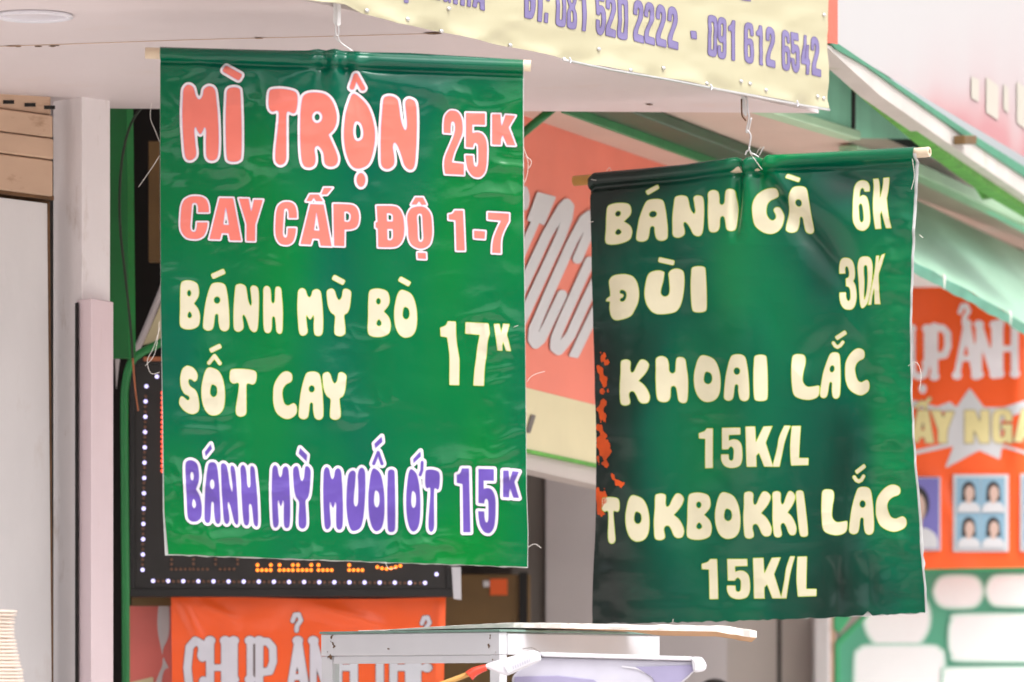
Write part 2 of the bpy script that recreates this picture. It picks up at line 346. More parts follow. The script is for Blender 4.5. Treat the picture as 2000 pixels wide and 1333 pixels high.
def lettering(name, items, surf, m, parent, outer=0., cell=2., off=.0008, thick=0., label=None, warp=None):
    """fills the union of the items, grown by `outer`, with a mesh laid on surf; vertices carry the edge distance"""
    bs = [ibox(i) for i in items]; mg = outer+3*cell
    x0 = min(b[0] for b in bs)-mg; y0 = min(b[1] for b in bs)-mg; x1 = max(b[2] for b in bs)+mg; y1 = max(b[3] for b in bs)+mg
    xs = np.arange(x0, x1+cell, cell); ys = np.arange(y0, y1+cell, cell); D = np.full((len(ys), len(xs)), 99.)
    for it, b in zip(items, bs):
        i0 = max(int((b[0]-mg-x0)/cell), 0); i1 = min(int((b[2]+mg-x0)/cell)+2, len(xs))
        j0 = max(int((b[1]-mg-y0)/cell), 0); j1 = min(int((b[3]+mg-y0)/cell)+2, len(ys))
        X, Y = np.meshgrid(xs[i0:i1], ys[j0:j1]); D[j0:j1, i0:i1] = np.minimum(D[j0:j1, i0:i1], field(it, X, Y))
    if warp is not None:
        X, Y = np.meshgrid(xs, ys); D = D+warp(X, Y)
    E = D-outer; V = []; A = []; vid = {}; faces = []
    def gv(j, i):
        k = (j, i)
        if k not in vid: vid[k] = len(V); V.append((xs[i], ys[j])); A.append(D[j, i])
        return vid[k]
    def ev(j, i, jj, ii):
        k = (min((j, i), (jj, ii)), max((j, i), (jj, ii)))
        if k not in vid:
            a, b = E[j, i], E[jj, ii]; t = min(max(a/(a-b), .02), .98); vid[k] = len(V)
            V.append((xs[i]+(xs[ii]-xs[i])*t, ys[j]+(ys[jj]-ys[j])*t)); A.append(outer)
        return vid[k]
    N = E < 0; cells = np.argwhere(N[:-1, :-1] | N[1:, :-1] | N[:-1, 1:] | N[1:, 1:])
    for j, i in cells:
        q = [(j, i), (j+1, i), (j+1, i+1), (j, i+1)]; f = []
        for a in range(4):
            p, r = q[a], q[(a+1) % 4]
            if N[p]: f.append(gv(*p))
            if N[p] != N[r]: f.append(ev(*p, *r))
        if len(f) > 2: faces.append(f)
    V = np.array(V); W = surf(V[:, 0], V[:, 1], off+thick); A = np.array(A)
    if thick:
        cnt = {}
        for f in faces:
            for a in range(len(f)): cnt[(f[a], f[(a+1) % len(f)])] = 1
        n = len(W); W = np.vstack([W, surf(V[:, 0], V[:, 1], off)]); A = np.hstack([A, A])
        faces += [[b, a, a+n, b+n] for (a, b) in list(cnt) if (b, a) not in cnt]
    return obj(name, W, faces, m, parent, smooth=not thick, edge=A, label=label)
def g(font, ch, x0, y0, x1, y1, sk=0, sx=0): return ('g', font, ch, x0, y0, x1, y1, sk, sx)

# ------------------------------------------------------------------ materials
M = {}
M['soffit'] = mat('soffit_paint', (220, 208, 209), .55, .03, 2, .05, 30, stain=(206, 186, 176), st=(.56, .84), sscale=2.4, alb=.88)
M['white'] = mat('white_paint', (228, 221, 222), .5, .04, 4, .1, 50, stain=(176, 158, 146), st=(.58, .82), sscale=6, stretch=(2.5, 2.5, 1), alb=.95)
M['whitepink'] = mat('pink_glow_white', (226, 206, 211), .45, .03, 4, .05, 50, stain=(206, 180, 180), st=(.6, .85), sscale=6, stretch=(2.5, 2.5, 1), alb=.95)  # pink glow put into the base colour of the casing
M['panel'] = mat('white_door_paint', (222, 218, 218), .4, .04, 5, .12, 25, stain=(188, 176, 170), st=(.56, .8), sscale=5, stretch=(2, 2, .7), alb=.85)
M['rust'] = mat('rusty_steel', (104, 74, 48), .8, .3, 20, .5, 60)
M['shutter'] = mat('tan_shutter', (205, 172, 146), .6, .08, 5, .1, 30, stain=(120, 84, 50), st=(.6, .78), sscale=7, stretch=(1, 1, 2))
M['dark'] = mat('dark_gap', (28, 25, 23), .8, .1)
M['black'] = mat('black_plastic', (30, 28, 28), .45, .1, 10)
M['beam'] = mat('weathered_beam_paint', (205, 198, 192), .6, .08, 6, .1, 40, stain=(140, 150, 110), st=(.58, .8), sscale=7)
M['yellow'] = mat('cream_vinyl', (189, 182, 150), .35, .02, 3, .03, 12)
M['steel'] = mat('bright_steel', (215, 213, 213), .3, .05, 30, metal=.6)
M['alu'] = mat('white_aluminium', (214, 213, 218), .35, .03, 8, .03, 60, stain=(140, 120, 110), st=(.72, .8), sscale=14)
M['plastic'] = mat('white_plastic', (226, 224, 232), .35, .02)
M['lilac'] = mat('lilac_plastic', (204, 202, 216), .22, .1, 9)
M['green'] = mat('green_paint', (22, 120, 56), .45, .12, 8, .1, 30)
M['greenwall'] = mat('green_sheet', (136, 204, 174), .5, .1, 5, .1, 20, alb=1, stain=(60, 116, 90), st=(.66, .85), sscale=6, stretch=(2, 2, .6))
M['flash'] = mat('green_flashing_paint', (66, 138, 106), .5, .12, 8, .1, 30)
M['palegreen'] = mat('pale_green_paint', (170, 206, 170), .5, .08, 6, .05)
M['moss'] = mat('mossy_edge', (92, 165, 62), .7, .25, 25, .3, 60)
M['darkgreen'] = mat('dark_green_paint', (16, 70, 34), .5, .15, 8)
M['beige'] = mat('beige_ceiling', (206, 184, 170), .6, .05, 4)
M['beigew'] = mat('beige_wall', (196, 184, 178), .7, .04, 3)
M['grey'] = mat('grey_wall', (190, 182, 182), .7, .05, 4)
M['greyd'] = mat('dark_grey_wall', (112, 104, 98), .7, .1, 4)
M['brown'] = mat('brown_board', (112, 84, 44), .6, .15, 8)
M['red'] = mat('red_sign', (246, 134, 112), .5, .06, 4)
M['redv'] = mat('red_vinyl', (255, 98, 42), .26, .05, 4, .1, 14, alb=1)
M['redframe'] = mat('red_frame', (236, 96, 70), .4, .08, 5, .1, 40)
M['pinkp'] = mat('pink_poster', (232, 120, 110), .35, .12, 5)
M['pinks'] = mat('pink_panel', (240, 130, 130), .4, .06, 5)
M['letterw'] = mat('white_letters', (214, 212, 214), .5, .03)
M['cream'] = mat('cream_strip', (226, 214, 172), .5, .04)
M['rod'] = mat('pale_tube', (226, 205, 178), .45, .06, 20)
M['rodb'] = mat('bamboo', (200, 150, 80), .5, .15, 25)
M['backing'] = mat('white_vinyl_back', (232, 230, 230), .5, .03)
M['thread'] = mat('loose_thread', (230, 222, 214), .7, .02)
M['orange'] = mat('orange_label', (236, 96, 30), .5, .05)
M['card'] = mat('white_cardboard', (246, 240, 233), .75, .04, 20, .15, 50)
M['cardb'] = mat('brown_cardboard', (196, 150, 108), .8, .1, 40, .2, 90)
M['plate'] = mat('cream_melamine', (232, 214, 200), .3, .02)
M['skin'] = mat('printed_skin', (222, 190, 176), .4, .03)
M['hair'] = mat('printed_hair', (46, 42, 44), .4, .05)
M['blue'] = mat('printed_blue', (150, 190, 214), .35, .05)
M['violet'] = mat('printed_violet', (128, 122, 198), .35, .05)
M['shirt'] = mat('printed_shirt', (226, 226, 230), .4, .03)
M['board'] = mat('green_board', (90, 176, 142), .5, .05, 4, alb=1)
M['rim'] = mat('bright_green_rim', (70, 176, 118), .4, .08, alb=1)
M['boardhalo'] = mat('pale_green_print', (172, 210, 194), .5, .03, alb=1)
M['boardwhite'] = mat('white_print', (248, 248, 248), .5, .01, alb=1)
M['ledblack'] = mat('led_black', (40, 36, 34), .5, .15, 8)
M['ledw'] = mat('white_led', (230, 226, 250), .3, 0, emit=(200, 190, 255), estr=.75)
M['ledo'] = mat('orange_led', (255, 150, 60), .3, 0, emit=(255, 130, 40), estr=1.0)
M['ledr'] = mat('red_led', (255, 120, 90), .3, 0, emit=(255, 80, 50), estr=1.1)
M['ledoff'] = mat('unlit_led', (132, 92, 70), .5, .1)
M['copper'] = mat('copper_wire', (176, 104, 66), .5, .1)
M['cable'] = mat('dark_cable', (30, 44, 26), .5, .1)
M['ground'] = mat('concrete', (206, 198, 192), .85, .12, 2, .2, 20)
M['awning'] = mat('pale_green_awning', (150, 190, 164), .5, .06, 4, .05, 20)
M['valance'] = mat('teal_valance', (84, 146, 122), .5, .12, 14)
M['cup'] = mat('lamp_glass', (226, 222, 232), .25, .02)
M['redtape'] = mat('red_tape', (226, 66, 44), .3, .08)
gl = bpy.data.materials.new('clear_glass'); gl.use_nodes = True; _b = gl.node_tree.nodes["Principled BSDF"]
_b.inputs['Transmission Weight'].default_value = 1; _b.inputs['Roughness'].default_value = .03; _b.inputs['IOR'].default_value = 1.02
_b.inputs['Base Color'].default_value = (.93, .97, .95, 1); M['glass'] = gl
M['glassedge'] = mat('green_glass_edge', (120, 150, 138), .2, .15, 30)
M['i_red'] = ink('red_ink_white_edge', [(-9, (255, 136, 120)), (-.6, (214, 190, 226)), (.5, (250, 246, 250)), (4.6, (40, 60, 50))], .26)
M['i_red2'] = ink('red_ink_thin_white_edge', [(-9, (255, 138, 124)), (-.5, (214, 190, 226)), (.4, (250, 246, 250)), (2.9, (36, 52, 46))], .26)
M['i_cream'] = ink('cream_ink', [(-9, (232, 224, 196)), (-.4, (206, 222, 90)), (.5, (70, 140, 30))], .35)
M['i_cream2'] = ink('cream_ink_worn', [(-9, (255, 246, 212)), (-.6, (206, 226, 80)), (.4, (60, 140, 26))], .35)
M['i_purple'] = ink('purple_ink_white_edge', [(-9, (112, 88, 182)), (-.7, (190, 176, 220)), (.5, (246, 243, 252)), (5.2, (52, 70, 66))], .22, .12)
M['i_lav'] = ink('lavender_ink', [(-9, (140, 129, 178)), (-.8, (110, 95, 146))], .4, .03)
M['i_grey'] = ink('pale_letter_print', [(-9, (232, 230, 240)), (.2, (92, 66, 62))], .4, alb=.85)
M['i_greyr'] = ink('pale_letter_print_far', [(-9, (250, 244, 250)), (.4, (230, 140, 116))], .4, alb=.92)
M['i_gold'] = ink('pale_gold_print', [(-9, (246, 232, 170)), (.4, (140, 122, 104))], .4, alb=.85)
M['i_panel'] = ink('soft_white_print', [(-9, (255, 255, 255)), (.5, (232, 246, 240)), (5.5, (168, 214, 194))], .5, .02, soft=2.2, alb=1.)
M['i_orange'] = ink('orange_flecks', [(-9, (240, 92, 26))], .5, .3)

# ------------------------------------------------------------------ ground
kind(obj('ground', [(-120, -120, 0), (120, -120, 0), (120, 160, 0), (-120, 160, 0)], [[0, 1, 2, 3]], M['ground']), 'structure')

# ------------------------------------------------------------------ the canopy over the pavement
H = EYE+1.335
cano = thing('shop_canopy', 'white canopy with a flat underside over the shop front, behind the cream sign', 'canopy', (-.3, 11, H))
c1 = px_d(1606, 212, 11.77); fd = np.array([.5, .866])
def fl(t): return (c1[0]-fd[0]*t-.866*.03, c1[1]-fd[1]*t+.5*.03)
prism('canopy_slab', [fl(4.6), fl(0.01), (c1[0]-.005, 11.83), (-2.2, 11.66)], H, H+.95, M['soffit'], cano)
# seam between two sheets of the underside
def sof(px, py): d = (H-.002-EYE)*F/(HORIZON-py); return px_d(px, py, d)
tube('panel_seam', [sof(0, 91), sof(180, 85), sof(380, 78), sof(600, 72.5), sof(845, 66)], .0007, M['shutter'], cano, seg=6)
for (x, y, wd, hh) in ((22, 91, 12, 1.1), (36, 91.4, 7, 1.6), (75, 91.2, 9, 1.4), (103, 90.4, 8, 1.9), (112, 89.6, 5, 1.), (505, 75.6, 9, 1.2), (1268, 205, 8, 1.2), (845, 66, 16, 2)):
    a = np.linspace(0, 2*math.pi, 14, endpoint=False)
    P = [sof(x+wd*math.cos(t)*(.7+.5*rng.random()), y+hh*math.sin(t)*(.7+.5*rng.random())) for t in a]
    obj('rust_stain', P, [list(range(14))], M['rust'], cano)
# recessed lamp
dl = thing('ceiling_light', 'round white recessed lamp in the canopy underside', 'ceiling light', tuple(sof(66, 31)))
cx, cy, _ = sof(66, 31); rr = .078
ring = []; fr = []
for k in range(48):
    a = 2*math.pi*k/48
    for r_, z_ in ((rr*.97, H-.001), (rr, H-.006), (rr*.9, H-.008), (rr*.86, H-.002)): ring.append((cx+r_*math.cos(a), cy+r_*math.sin(a), z_))
for k in range(48):
    for q in range(3): fr.append([k*4+q, ((k+1) % 48)*4+q, ((k+1) % 48)*4+q+1, k*4+q+1])
obj('trim_ring', ring, fr, M['plastic'], dl, smooth=True)
obj('lamp_glass', [(cx+rr*.88*math.cos(2*math.pi*k/40), cy+rr*.88*math.sin(2*math.pi*k/40), H-.003) for k in range(40)], [list(range(40))[::-1]], M['cup'], dl)

# cream sign along the canopy's edge
fs = thing('phone_sign', 'cream vinyl sign with lavender phone numbers along the canopy edge', 'sign', tuple(FASC(np.array(1130.), np.array(105.))))
bot = [(300, -62), (480, -28), (560, -6), (612, 5), (655, 8), (668, 10), (700, 28), (760, 47), (840, 60), (900, 74), (990, 93), (1090, 115), (1180, 134), (1290, 153), (1400, 174), (1500, 193), (1570, 206), (1607, 213)]
bx = np.array([p[0] for p in bot]); by = np.array([p[1] for p in bot])
def fdisp(px, py):
    t = np.interp(px, bx, by)-py                                    # height above the lower hem
    return .004*fbm(px/120, py/60, 5)*1.6+.006*np.exp(-(t/14)**2)*np.sin(px/23+2*vn(px/60, py/60, 2))+.005*vn(px/40, t/25, 8)*np.exp(-t/40)
def fsurf(px, py, off=0.): return FASC(px, py, fdisp(np.asarray(px, float), np.asarray(py, float))+.012+off)
U = np.linspace(300, 1607, 330); T = np.linspace(0, 1, 70)
UU, TT = np.meshgrid(U, T); BB = np.interp(UU, bx, by); YY = BB-(TT**1.3)*(BB+420)
W = fsurf(UU.ravel(), YY.ravel())
def gridfaces(nv, nu): return [[j*nu+i, j*nu+i+1, (j+1)*nu+i+1, (j+1)*nu+i] for j in range(nv-1) for i in range(nu-1)]
obj('sign_sheet', W, gridfaces(len(T), len(U)), M['yellow'], fs, smooth=True)
L9 = []
for ch, x0, x1, y1 in (('D', 1009, 1032, 38), ('T', 1031, 1052, 43.6), ('0', 1073.4, 1093.2, 53.5), ('8', 1096, 1115, 58), ('n1', 1119, 1133.7, 61), ('5', 1152.6, 1171.6, 69.5), ('2', 1173, 1193.4, 73),
                      ('0', 1196.7, 1216.5, 78.5), ('2', 1227.7, 1248.3, 84), ('2', 1250, 1269.8, 88), ('2', 1272.3, 1291.7, 92.5), ('2', 1294.6, 1314.9, 96.5)):
    L9.append(g(IMP, ch, x0, y1-82, x1, y1, .2))
L9 += [('poly', [(1051, 26), (1058, 27.4), (1058, 46.5), (1051, 45)]), ('poly', [(1053.6, -9), (1060, -8), (1060, 4), (1053.6, 2.6)])]
lettering('lettering', L9, fsurf, M['i_lav'], fs, .5, 1.8, .0012, label='lavender phone number 081 520 2222')
lettering('printed_dash', [('poly', [(1338.5, 61), (1349.6, 62.5), (1350.6, 78), (1340, 76)])], fsurf, M['i_lav'], fs, .5, 1.8, .0012)
L9 = []
for ch, x0, y0, x1, y1 in (('0', 1373.5, 31, 1391, 111.5), ('n9', 1393, 35, 1409.7, 116), ('n1', 1414, 40.5, 1426.2, 118.5), ('n6', 1443.7, 45.5, 1460.8, 125), ('n1', 1465.5, 50.5, 1477, 128),
                         ('2', 1483.5, 54, 1501.5, 132.5), ('n6', 1515, 60.5, 1531, 139), ('5', 1533.4, 65, 1550, 143), ('n4', 1553.6, 70, 1570.3, 146), ('2', 1573, 73, 1590.7, 150)):
    L9.append(g(IMP, ch, x0, y0, x1, y1, .2))
lettering('lettering', L9, fsurf, M['i_lav'], fs, .5, 1.8, .0012, label='lavender phone number 091 612 6542')
L9 = [g(IMP, ch, x0, y1-80, x1, y1, .2) for ch, x0, x1, y1 in (('N', 828, 847, 0), ('G', 852, 870, 5.5), ('H', 875.5, 897.5, 10.5), ('I', 903, 910, 14), ('A', 914, 938.5, 19.5))]
lettering('lettering', [g(IMP, 'I', 777, -73, 785, 7, .2)], fsurf, M['i_lav'], fs, .5, 1.8, .0012, label='foot of a lavender letter near the left end')
lettering('lettering', L9, fsurf, M['i_lav'], fs, .5, 1.8, .0012, label='lower part of a lavender word cut off by the frame')
L9 = [('poly', [(1437, -30), (1455, -27), (1455, 4), (1437, 1)])]
lettering('lettering', L9, fsurf, M['i_lav'], fs, .5, 1.8, .0012, label='foot of a lavender letter at the top edge')
sc0 = None
for (x, y) in ((705, 22), (781, 39), (866, 18), (855, 62), (989, 89), (1095, 116), (1160, 97), (1218, 138), (1286, 134), (1437, 160), (1453, 164.5), (1483, 177), (1587, 189.5), (1598.5, 193), (1598, 30), (1371, 164)):
    p = fsurf(np.array(float(x)), np.array(float(y)), .001)
    if sc0 is None:
        V = []; Fc = []; e1 = np.array([.5, .866, 0]); e2 = np.array([0, 0, 1.]); nn = FASC.n
        prof = [(.0066, 0), (.0064, .002), (.0045, .0038), (.0015, .0044)]
        for r_, z_ in prof:
            for k in range(12): V.append(p+e1*r_*math.cos(k*math.pi/6)+e2*r_*.62*math.sin(k*math.pi/6)+nn*z_)
        for q in range(3):
            for k in range(12): Fc.append([q*12+k, q*12+(k+1) % 12, (q+1)*12+(k+1) % 12, (q+1)*12+k])
        Fc.append([36+k for k in range(12)])
        sc0 = obj('screw', V, Fc, M['steel'], fs, smooth=True, loc=p)
    else:
        s = sc0.copy(); COL.objects.link(s); s.parent = fs; s.location = Vector(p)-fs.location
rodp = [(1085, 118), (1180, 138), (1290, 157), (1400, 178), (1455, 188), (1500, 197), (1570, 210), (1606, 216)]
pxtube('hem_rod', rodp, FASC, 2.6, M['steel'], fs, off=.018)
for x in (1095, 1371, 1540):
    y = np.interp(x, [p[0] for p in rodp], [p[1] for p in rodp])
    pxtube('rod_tie', [(x-1, y-6), (x+1.5, y), (x, y+5)], FASC, 1.5, M['plastic'], fs, off=.023, seg=6)

# ------------------------------------------------------------------ the two price banners
def coons(top, bot, left, right, nu, nv):
    """grid of photo pixels between four edge polylines (top/bottom given by x, left/right by y)"""
    tx, ty = zip(*top); bx_, by_ = zip(*bot); lx, ly = zip(*left); rx, ry = zip(*right)
    u = np.linspace(0, 1, nu); v = np.linspace(0, 1, nv)
    def par(xs, ys, s):
        d = np.r_[0, np.cumsum(np.hypot(np.diff(xs), np.diff(ys)))]; d /= d[-1]
        return np.stack([np.interp(s, d, xs), np.interp(s, d, ys)], -1)
    Tp, Bt, Lf, Rt = par(tx, ty, u), par(bx_, by_, u), par(lx, ly, v), par(rx, ry, v)
    u_ = u[None, :, None]; v_ = v[:, None, None]
    G = (1-v_)*Tp[None]+v_*Bt[None]+(1-u_)*Lf[:, None]+u_*Rt[:, None]
    G -= (1-u_)*(1-v_)*Tp[0]+u_*(1-v_)*Tp[-1]+(1-u_)*v_*Bt[0]+u_*v_*Bt[-1]
    return G
def rough_line(p0, p1, n, amp, seed):
    r_ = random.Random(seed)
    return [(p0[0]+(p1[0]-p0[0])*i/n, p0[1]+(p1[1]-p0[1])*i/n+(r_.uniform(-amp, amp) if 0 < i < n else 0)) for i in range(n+1)]
def crease(px, py, ax, ay, bx_, by_, wdt, amp):
    """soft ridge along a segment, fading at its ends"""
    dx, dy = bx_-ax, by_-ay; L = dx*dx+dy*dy; t = ((px-ax)*dx+(py-ay)*dy)/L
    tc = np.clip(t, 0, 1); d = np.hypot(px-ax-tc*dx, py-ay-tc*dy)
    return amp*np.exp(-(d/wdt)**2)*np.sin(np.pi*np.clip(t*.9+.05, 0, 1))

# left banner
PL = FR(10.0)
def topL(px): return 92+(px-313)*(118-92)/(1022-313)
def dL(px, py):
    t = py-topL(px); gx = px-655
    wx = px+34*vn(px/90, py/46, 18); wy = py+30*vn(px/75, py/60, 19)+.12*px
    d = 7*fbm(px/260, py/330, 11, 2)+3.2*fbm(px/110, py/90, 12, 2)
    edge = np.exp(-((px-325)/60)**2)+np.exp(-((px-1015)/70)**2)+np.exp(-((py-1085)/70)**2)+np.exp(-((t-70)/70)**2)
    cr = np.abs(vn(wx/62, wy/40, 14))+.5*np.abs(vn(wx/30, wy/24, 15))
    pat = .5*sstep(.2, .45, fbm(px/150, py/110, 16, 2))
    for x_, y_, w_, h_, a_ in ((400, 135, 90, 30, 1.6), (500, 180, 60, 40, 1.2), (860, 185, 120, 40, 1.5), (340, 260, 30, 60, 1.), (470, 335, 60, 30, 1.2), (970, 350, 60, 35, 1.6), (965, 405, 35, 30, 1.2),
                               (960, 650, 60, 40, 1.2), (430, 1030, 110, 30, 1.6), (930, 905, 90, 25, 1.4), (830, 1070, 70, 25, 1.6), (370, 960, 45, 40, 1.3), (640, 1080, 90, 20, 1.), (345, 560, 30, 25, 1.), (350, 420, 30, 60, .8), (990, 800, 40, 200, .7), (560, 960, 160, 20, .8)):
        pat = pat+a_*np.exp(-((px-x_)/w_)**2-((py-y_)/h_)**2)
    d += (.12+2.6*np.clip(pat, 0, 1.6))*(.5-cr)*3.0+.35*vn(px/17, py/11, 17)*(.2+pat)
    s = np.clip(t, 0, 26); bul = np.sqrt(np.clip(13**2-(s-13)**2, 0, None))    # sleeve round the tube
    gath = np.exp(-(gx/48)**2)
    d = d*sstep(6, 60, t)+bul*(1-.1*gath)-4.5*np.exp(-((t-29)/5)**2)*(1-.6*gath)
    ang = np.arctan2(gx, t+30); rad = np.hypot(gx, t+30)
    d += 8*gath*np.cos(gx/7.5)*np.exp(-np.clip(t-8, 0, None)/36)
    d += 10*np.exp(-rad/85)*np.cos(ang*8.5+.4)*sstep(4, 30, t)
    d += crease(px, py, 610, 120, 590, 320, 26, -4)+crease(px, py, 700, 140, 900, 190, 16, 5)+crease(px, py, 330, 110, 470, 150, 13, 4)
    d += crease(px, py, 560, 210, 540, 700, 60, 8)+crease(px, py, 660, 420, 690, 800, 55, -6)+crease(px, py, 440, 350, 400, 760, 60, -6)
    return d*.001
def SL(px, py, off=0.): px = np.asarray(px, float); py = np.asarray(py, float); return PL(px, py, dL(px, py)+off)
def SLb(px, py, off=0.): px = np.asarray(px, float); py = np.asarray(py, float); return PL(px, py, dL(px, py)-.008+off)
bl = thing('price_banner', 'bright green price banner with red, cream and purple Vietnamese lettering', 'banner', tuple(px_d(660, 105, 10)))
top = [(313, 92), (450, 96), (560, 99), (605, 99), (622, 96), (636, 98), (652, 96.5), (668, 99), (690, 100), (707, 102), (800, 104), (920, 111), (1022, 117)]
G = coons(top, rough_line((329, 1083), (1030, 1108), 60, .8, 4), [(313, 92), (313, 300), (314, 600), (318, 800), (321, 1000), (329, 1083)],
          [(1022, 117), (1021.5, 200), (1022, 420), (1026, 700), (1028, 960), (1031, 1040), (1030, 1108)], 300, 400)
px_, py_ = G[..., 0].ravel(), G[..., 1].ravel()
tone = .55+.55*fbm(px_/150, py_/420, 21, 2)+.28*np.exp(-((px_-600+.16*(py_-300))/90)**2)+.2*np.exp(-((px_-880)/130)**2)*sstep(250, 500, py_)-.25*np.exp(-((py_-110)/130)**2)  # greener bands and a darker top, set per vertex
M['vinylL'] = tone_mat('green_vinyl', [(0, (0, 74, 64)), (.35, (0, 93, 68)), (.7, (0, 109, 57)), (1, (0, 119, 46))], .15, .4, .08)
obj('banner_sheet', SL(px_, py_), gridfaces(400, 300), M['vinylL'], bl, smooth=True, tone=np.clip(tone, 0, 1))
G = coons([(x, y-.6) for x, y in top], rough_line((322, 1085), (1031, 1109.5), 60, 1.2, 9), [(312, 92), (312, 300), (313, 600), (316.5, 850), (317.5, 1000), (322, 1085)],
          [(1023, 117), (1023, 200), (1023.5, 420), (1026.5, 700), (1029, 960), (1032, 1040), (1031, 1109.5)], 120, 160)
obj('white_back', SLb(G[..., 0].ravel(), G[..., 1].ravel()), [f[::-1] for f in gridfaces(160, 120)], M['backing'], bl, smooth=True)
tube('hanging_tube', [px_d(284, 104, 10.011), px_d(1037, 129, 10.011)], .0112, M['rod'], bl, seg=20, sub=1)
B = BUB; I = IMP
def LL(items, m, outer, lab, surf=SL, parent=bl, cell=2.): lettering('lettering', items, surf, M[m], parent, outer, cell, label=lab)
LL([g(B, 'M', 355.6, 165.8, 427.8, 315), g(B, 'I', 440.5, 171, 472.6, 317.4), ('bar', 441, 136, 467, 151, 7.5), g(B, 'T', 524.3, 174.2, 581.9, 323.8), g(B, 'R', 585.9, 180.5, 660.4, 328.7),
    g(B, 'o', 671.3, 183.4, 733.1, 330.6), ('pl', [(687.5, 171), (695, 149), (708.5, 173)], 5.2), ('ell', 705, 352, 9, 14), g(B, 'N', 742.9, 187.9, 814.6, 332.6)], 'i_red', 5.4, 'red bubble lettering MÌ TRỘN with a white edge')
LL([g(I, '2', 866.1, 216.1, 906.3, 342.4), g(I, '5', 908.9, 220.6, 951.6, 347.5), g(I, 'K', 960.5, 223.4, 1007.1, 285)], 'i_red2', 3.8, 'red price 25K with a white edge')
LL([g(I, 'C', 351.7, 383.1, 408.3, 467.6), g(I, 'A', 408.3, 386.7, 471.3, 470.5), g(I, 'Y', 466.1, 388, 514.2, 471.8), g(I, 'C', 537.6, 395.1, 580.5, 479.6), g(I, 'A', 586.3, 399.2, 647.9, 481.1),
    ('poly', [(605.2, 380.3), (622.7, 380.3), (631.8, 394.3), (617.1, 394.3), (612.9, 387.3), (608.7, 394.3), (597.5, 394.3)]), ('poly', [(632.5, 367.3), (650, 367.3), (638.8, 381), (626.9, 381)]),
    g(I, 'P', 650.7, 398.5, 701.8, 481.1), g(I, 'D', 733.3, 402, 790, 483.9), g(I, 'O', 794.9, 403.4, 844.6, 486.7),
    ('poly', [(811, 385.9), (826.4, 385.9), (833.4, 400.6), (822.9, 401.3), (818.7, 393.6), (813.8, 400.6), (802.6, 400.6)]), ('poly', [(815.2, 493.7), (832, 494.5), (832.5, 506.8), (815.8, 506)]),
    g(I, '1', 876, 411.5, 908.2, 490.2), ('poly', [(925.5, 450.5), (948, 452), (947, 467.5), (925.8, 466)]), g(I, '7', 952.5, 415.2, 994.5, 495.5)], 'i_red2', 3.8, 'red block lettering CAY CẤP ĐỘ 1-7 with a white edge')
LL([g(B, 'B', 351, 547.8, 390.2, 643.4), g(B, 'A', 396.4, 551.9, 447.6, 647), ('bar', 416, 539, 435.5, 530.5, 5.2), g(B, 'N', 456, 554.8, 505.6, 648.9), g(B, 'H', 514.2, 559, 552.4, 652.4),
    g(B, 'M', 580.9, 563.2, 630.9, 656.4), g(B, 'Y', 638, 563.6, 685.6, 656.6), ('bar', 652.5, 542, 669.5, 551, 5.2), g(B, 'B', 718.2, 564.1, 763.2, 658.8), g(B, 'O', 769.9, 567, 814.5, 659.9), ('bar', 782.5, 546, 798, 554.5, 5.2)], 'i_cream', 1., 'cream bubble lettering BÁNH MỲ BÒ')
LL([g(B, 'S', 350, 714.6, 389, 809.1), g(B, 'O', 393.4, 717.8, 439.2, 811.9), ('pl', [(408, 709), (418.8, 695.5), (429.2, 710)], 3.6), ('bar', 412.5, 684.3, 428.8, 676.4, 4.6), g(B, 'T', 448.5, 720.6, 501, 814),
    g(B, 'C', 533.4, 725.5, 579.8, 818.6), g(B, 'A', 583.3, 726.2, 631.4, 820.1), g(B, 'Y', 630, 727, 676.4, 820.1)], 'i_cream', 1., 'cream bubble lettering SỐT CAY')
LL([g(I, 'w1', 859.8, 628, 897.1, 752.6), g(I, 'w7', 908.8, 629.8, 956.5, 754), g(I, 'wK', 964.6, 632.8, 997.9, 686.2)], 'i_cream', 1., 'cream price 17K')
def dia(*p): return ('poly', list(p))
LL([g(B, 'B', 363.2, 898.8, 392.5, 1019.9, 0, 7), g(B, 'A', 398, 902.8, 430, 1024, 0, 3), g(B, 'N', 432.8, 904.8, 463.5, 1025.6, 0, 9), g(B, 'H', 471.5, 908.2, 502.6, 1029.3, 0, 6),
    g(B, 'M', 530.3, 908.5, 567.1, 1032.3), g(B, 'Y', 571.9, 910, 606.9, 1033.4), dia((411.8, 867.3), (414, 877), (401.3, 892.8), (399.8, 883)), dia((585.8, 874.8), (600.1, 889), (598.6, 901.8), (582.8, 886)),
    g(B, 'M', 630.8, 912.2, 670.2, 1035.4), g(B, 'U', 676.1, 913.3, 714, 1037.8), g(B, 'O', 719, 914.9, 751.3, 1038.2), g(B, 'I', 756, 916.9, 772.3, 1040), ('pl', [(729.8, 906), (738.5, 884), (746, 906)], 3.4),
    dia((745.8, 852.3), (747, 863.6), (732.4, 877), (731.1, 866.8)), g(B, 'O', 793, 916.4, 821.4, 1038.9), ('pl', [(824.6, 903), (823.8, 918.8), (820.6, 928)], 3.2), dia((821.4, 881), (822.2, 892), (807.2, 906.2), (806.8, 896.7)),
    g(B, 'T', 830, 917.2, 859.3, 1039.8)], 'i_purple', 5.5, 'purple bubble lettering BÁNH MỲ MUỐI ỚT with a white edge')
LL([g(I, '1', 891.9, 915.1, 919.1, 1040.4), g(I, '5', 933.7, 915.9, 968.2, 1042.3), g(I, 'K', 982.2, 919.3, 1014, 973.5)], 'i_purple', 6., 'purple price 15K with a white edge')
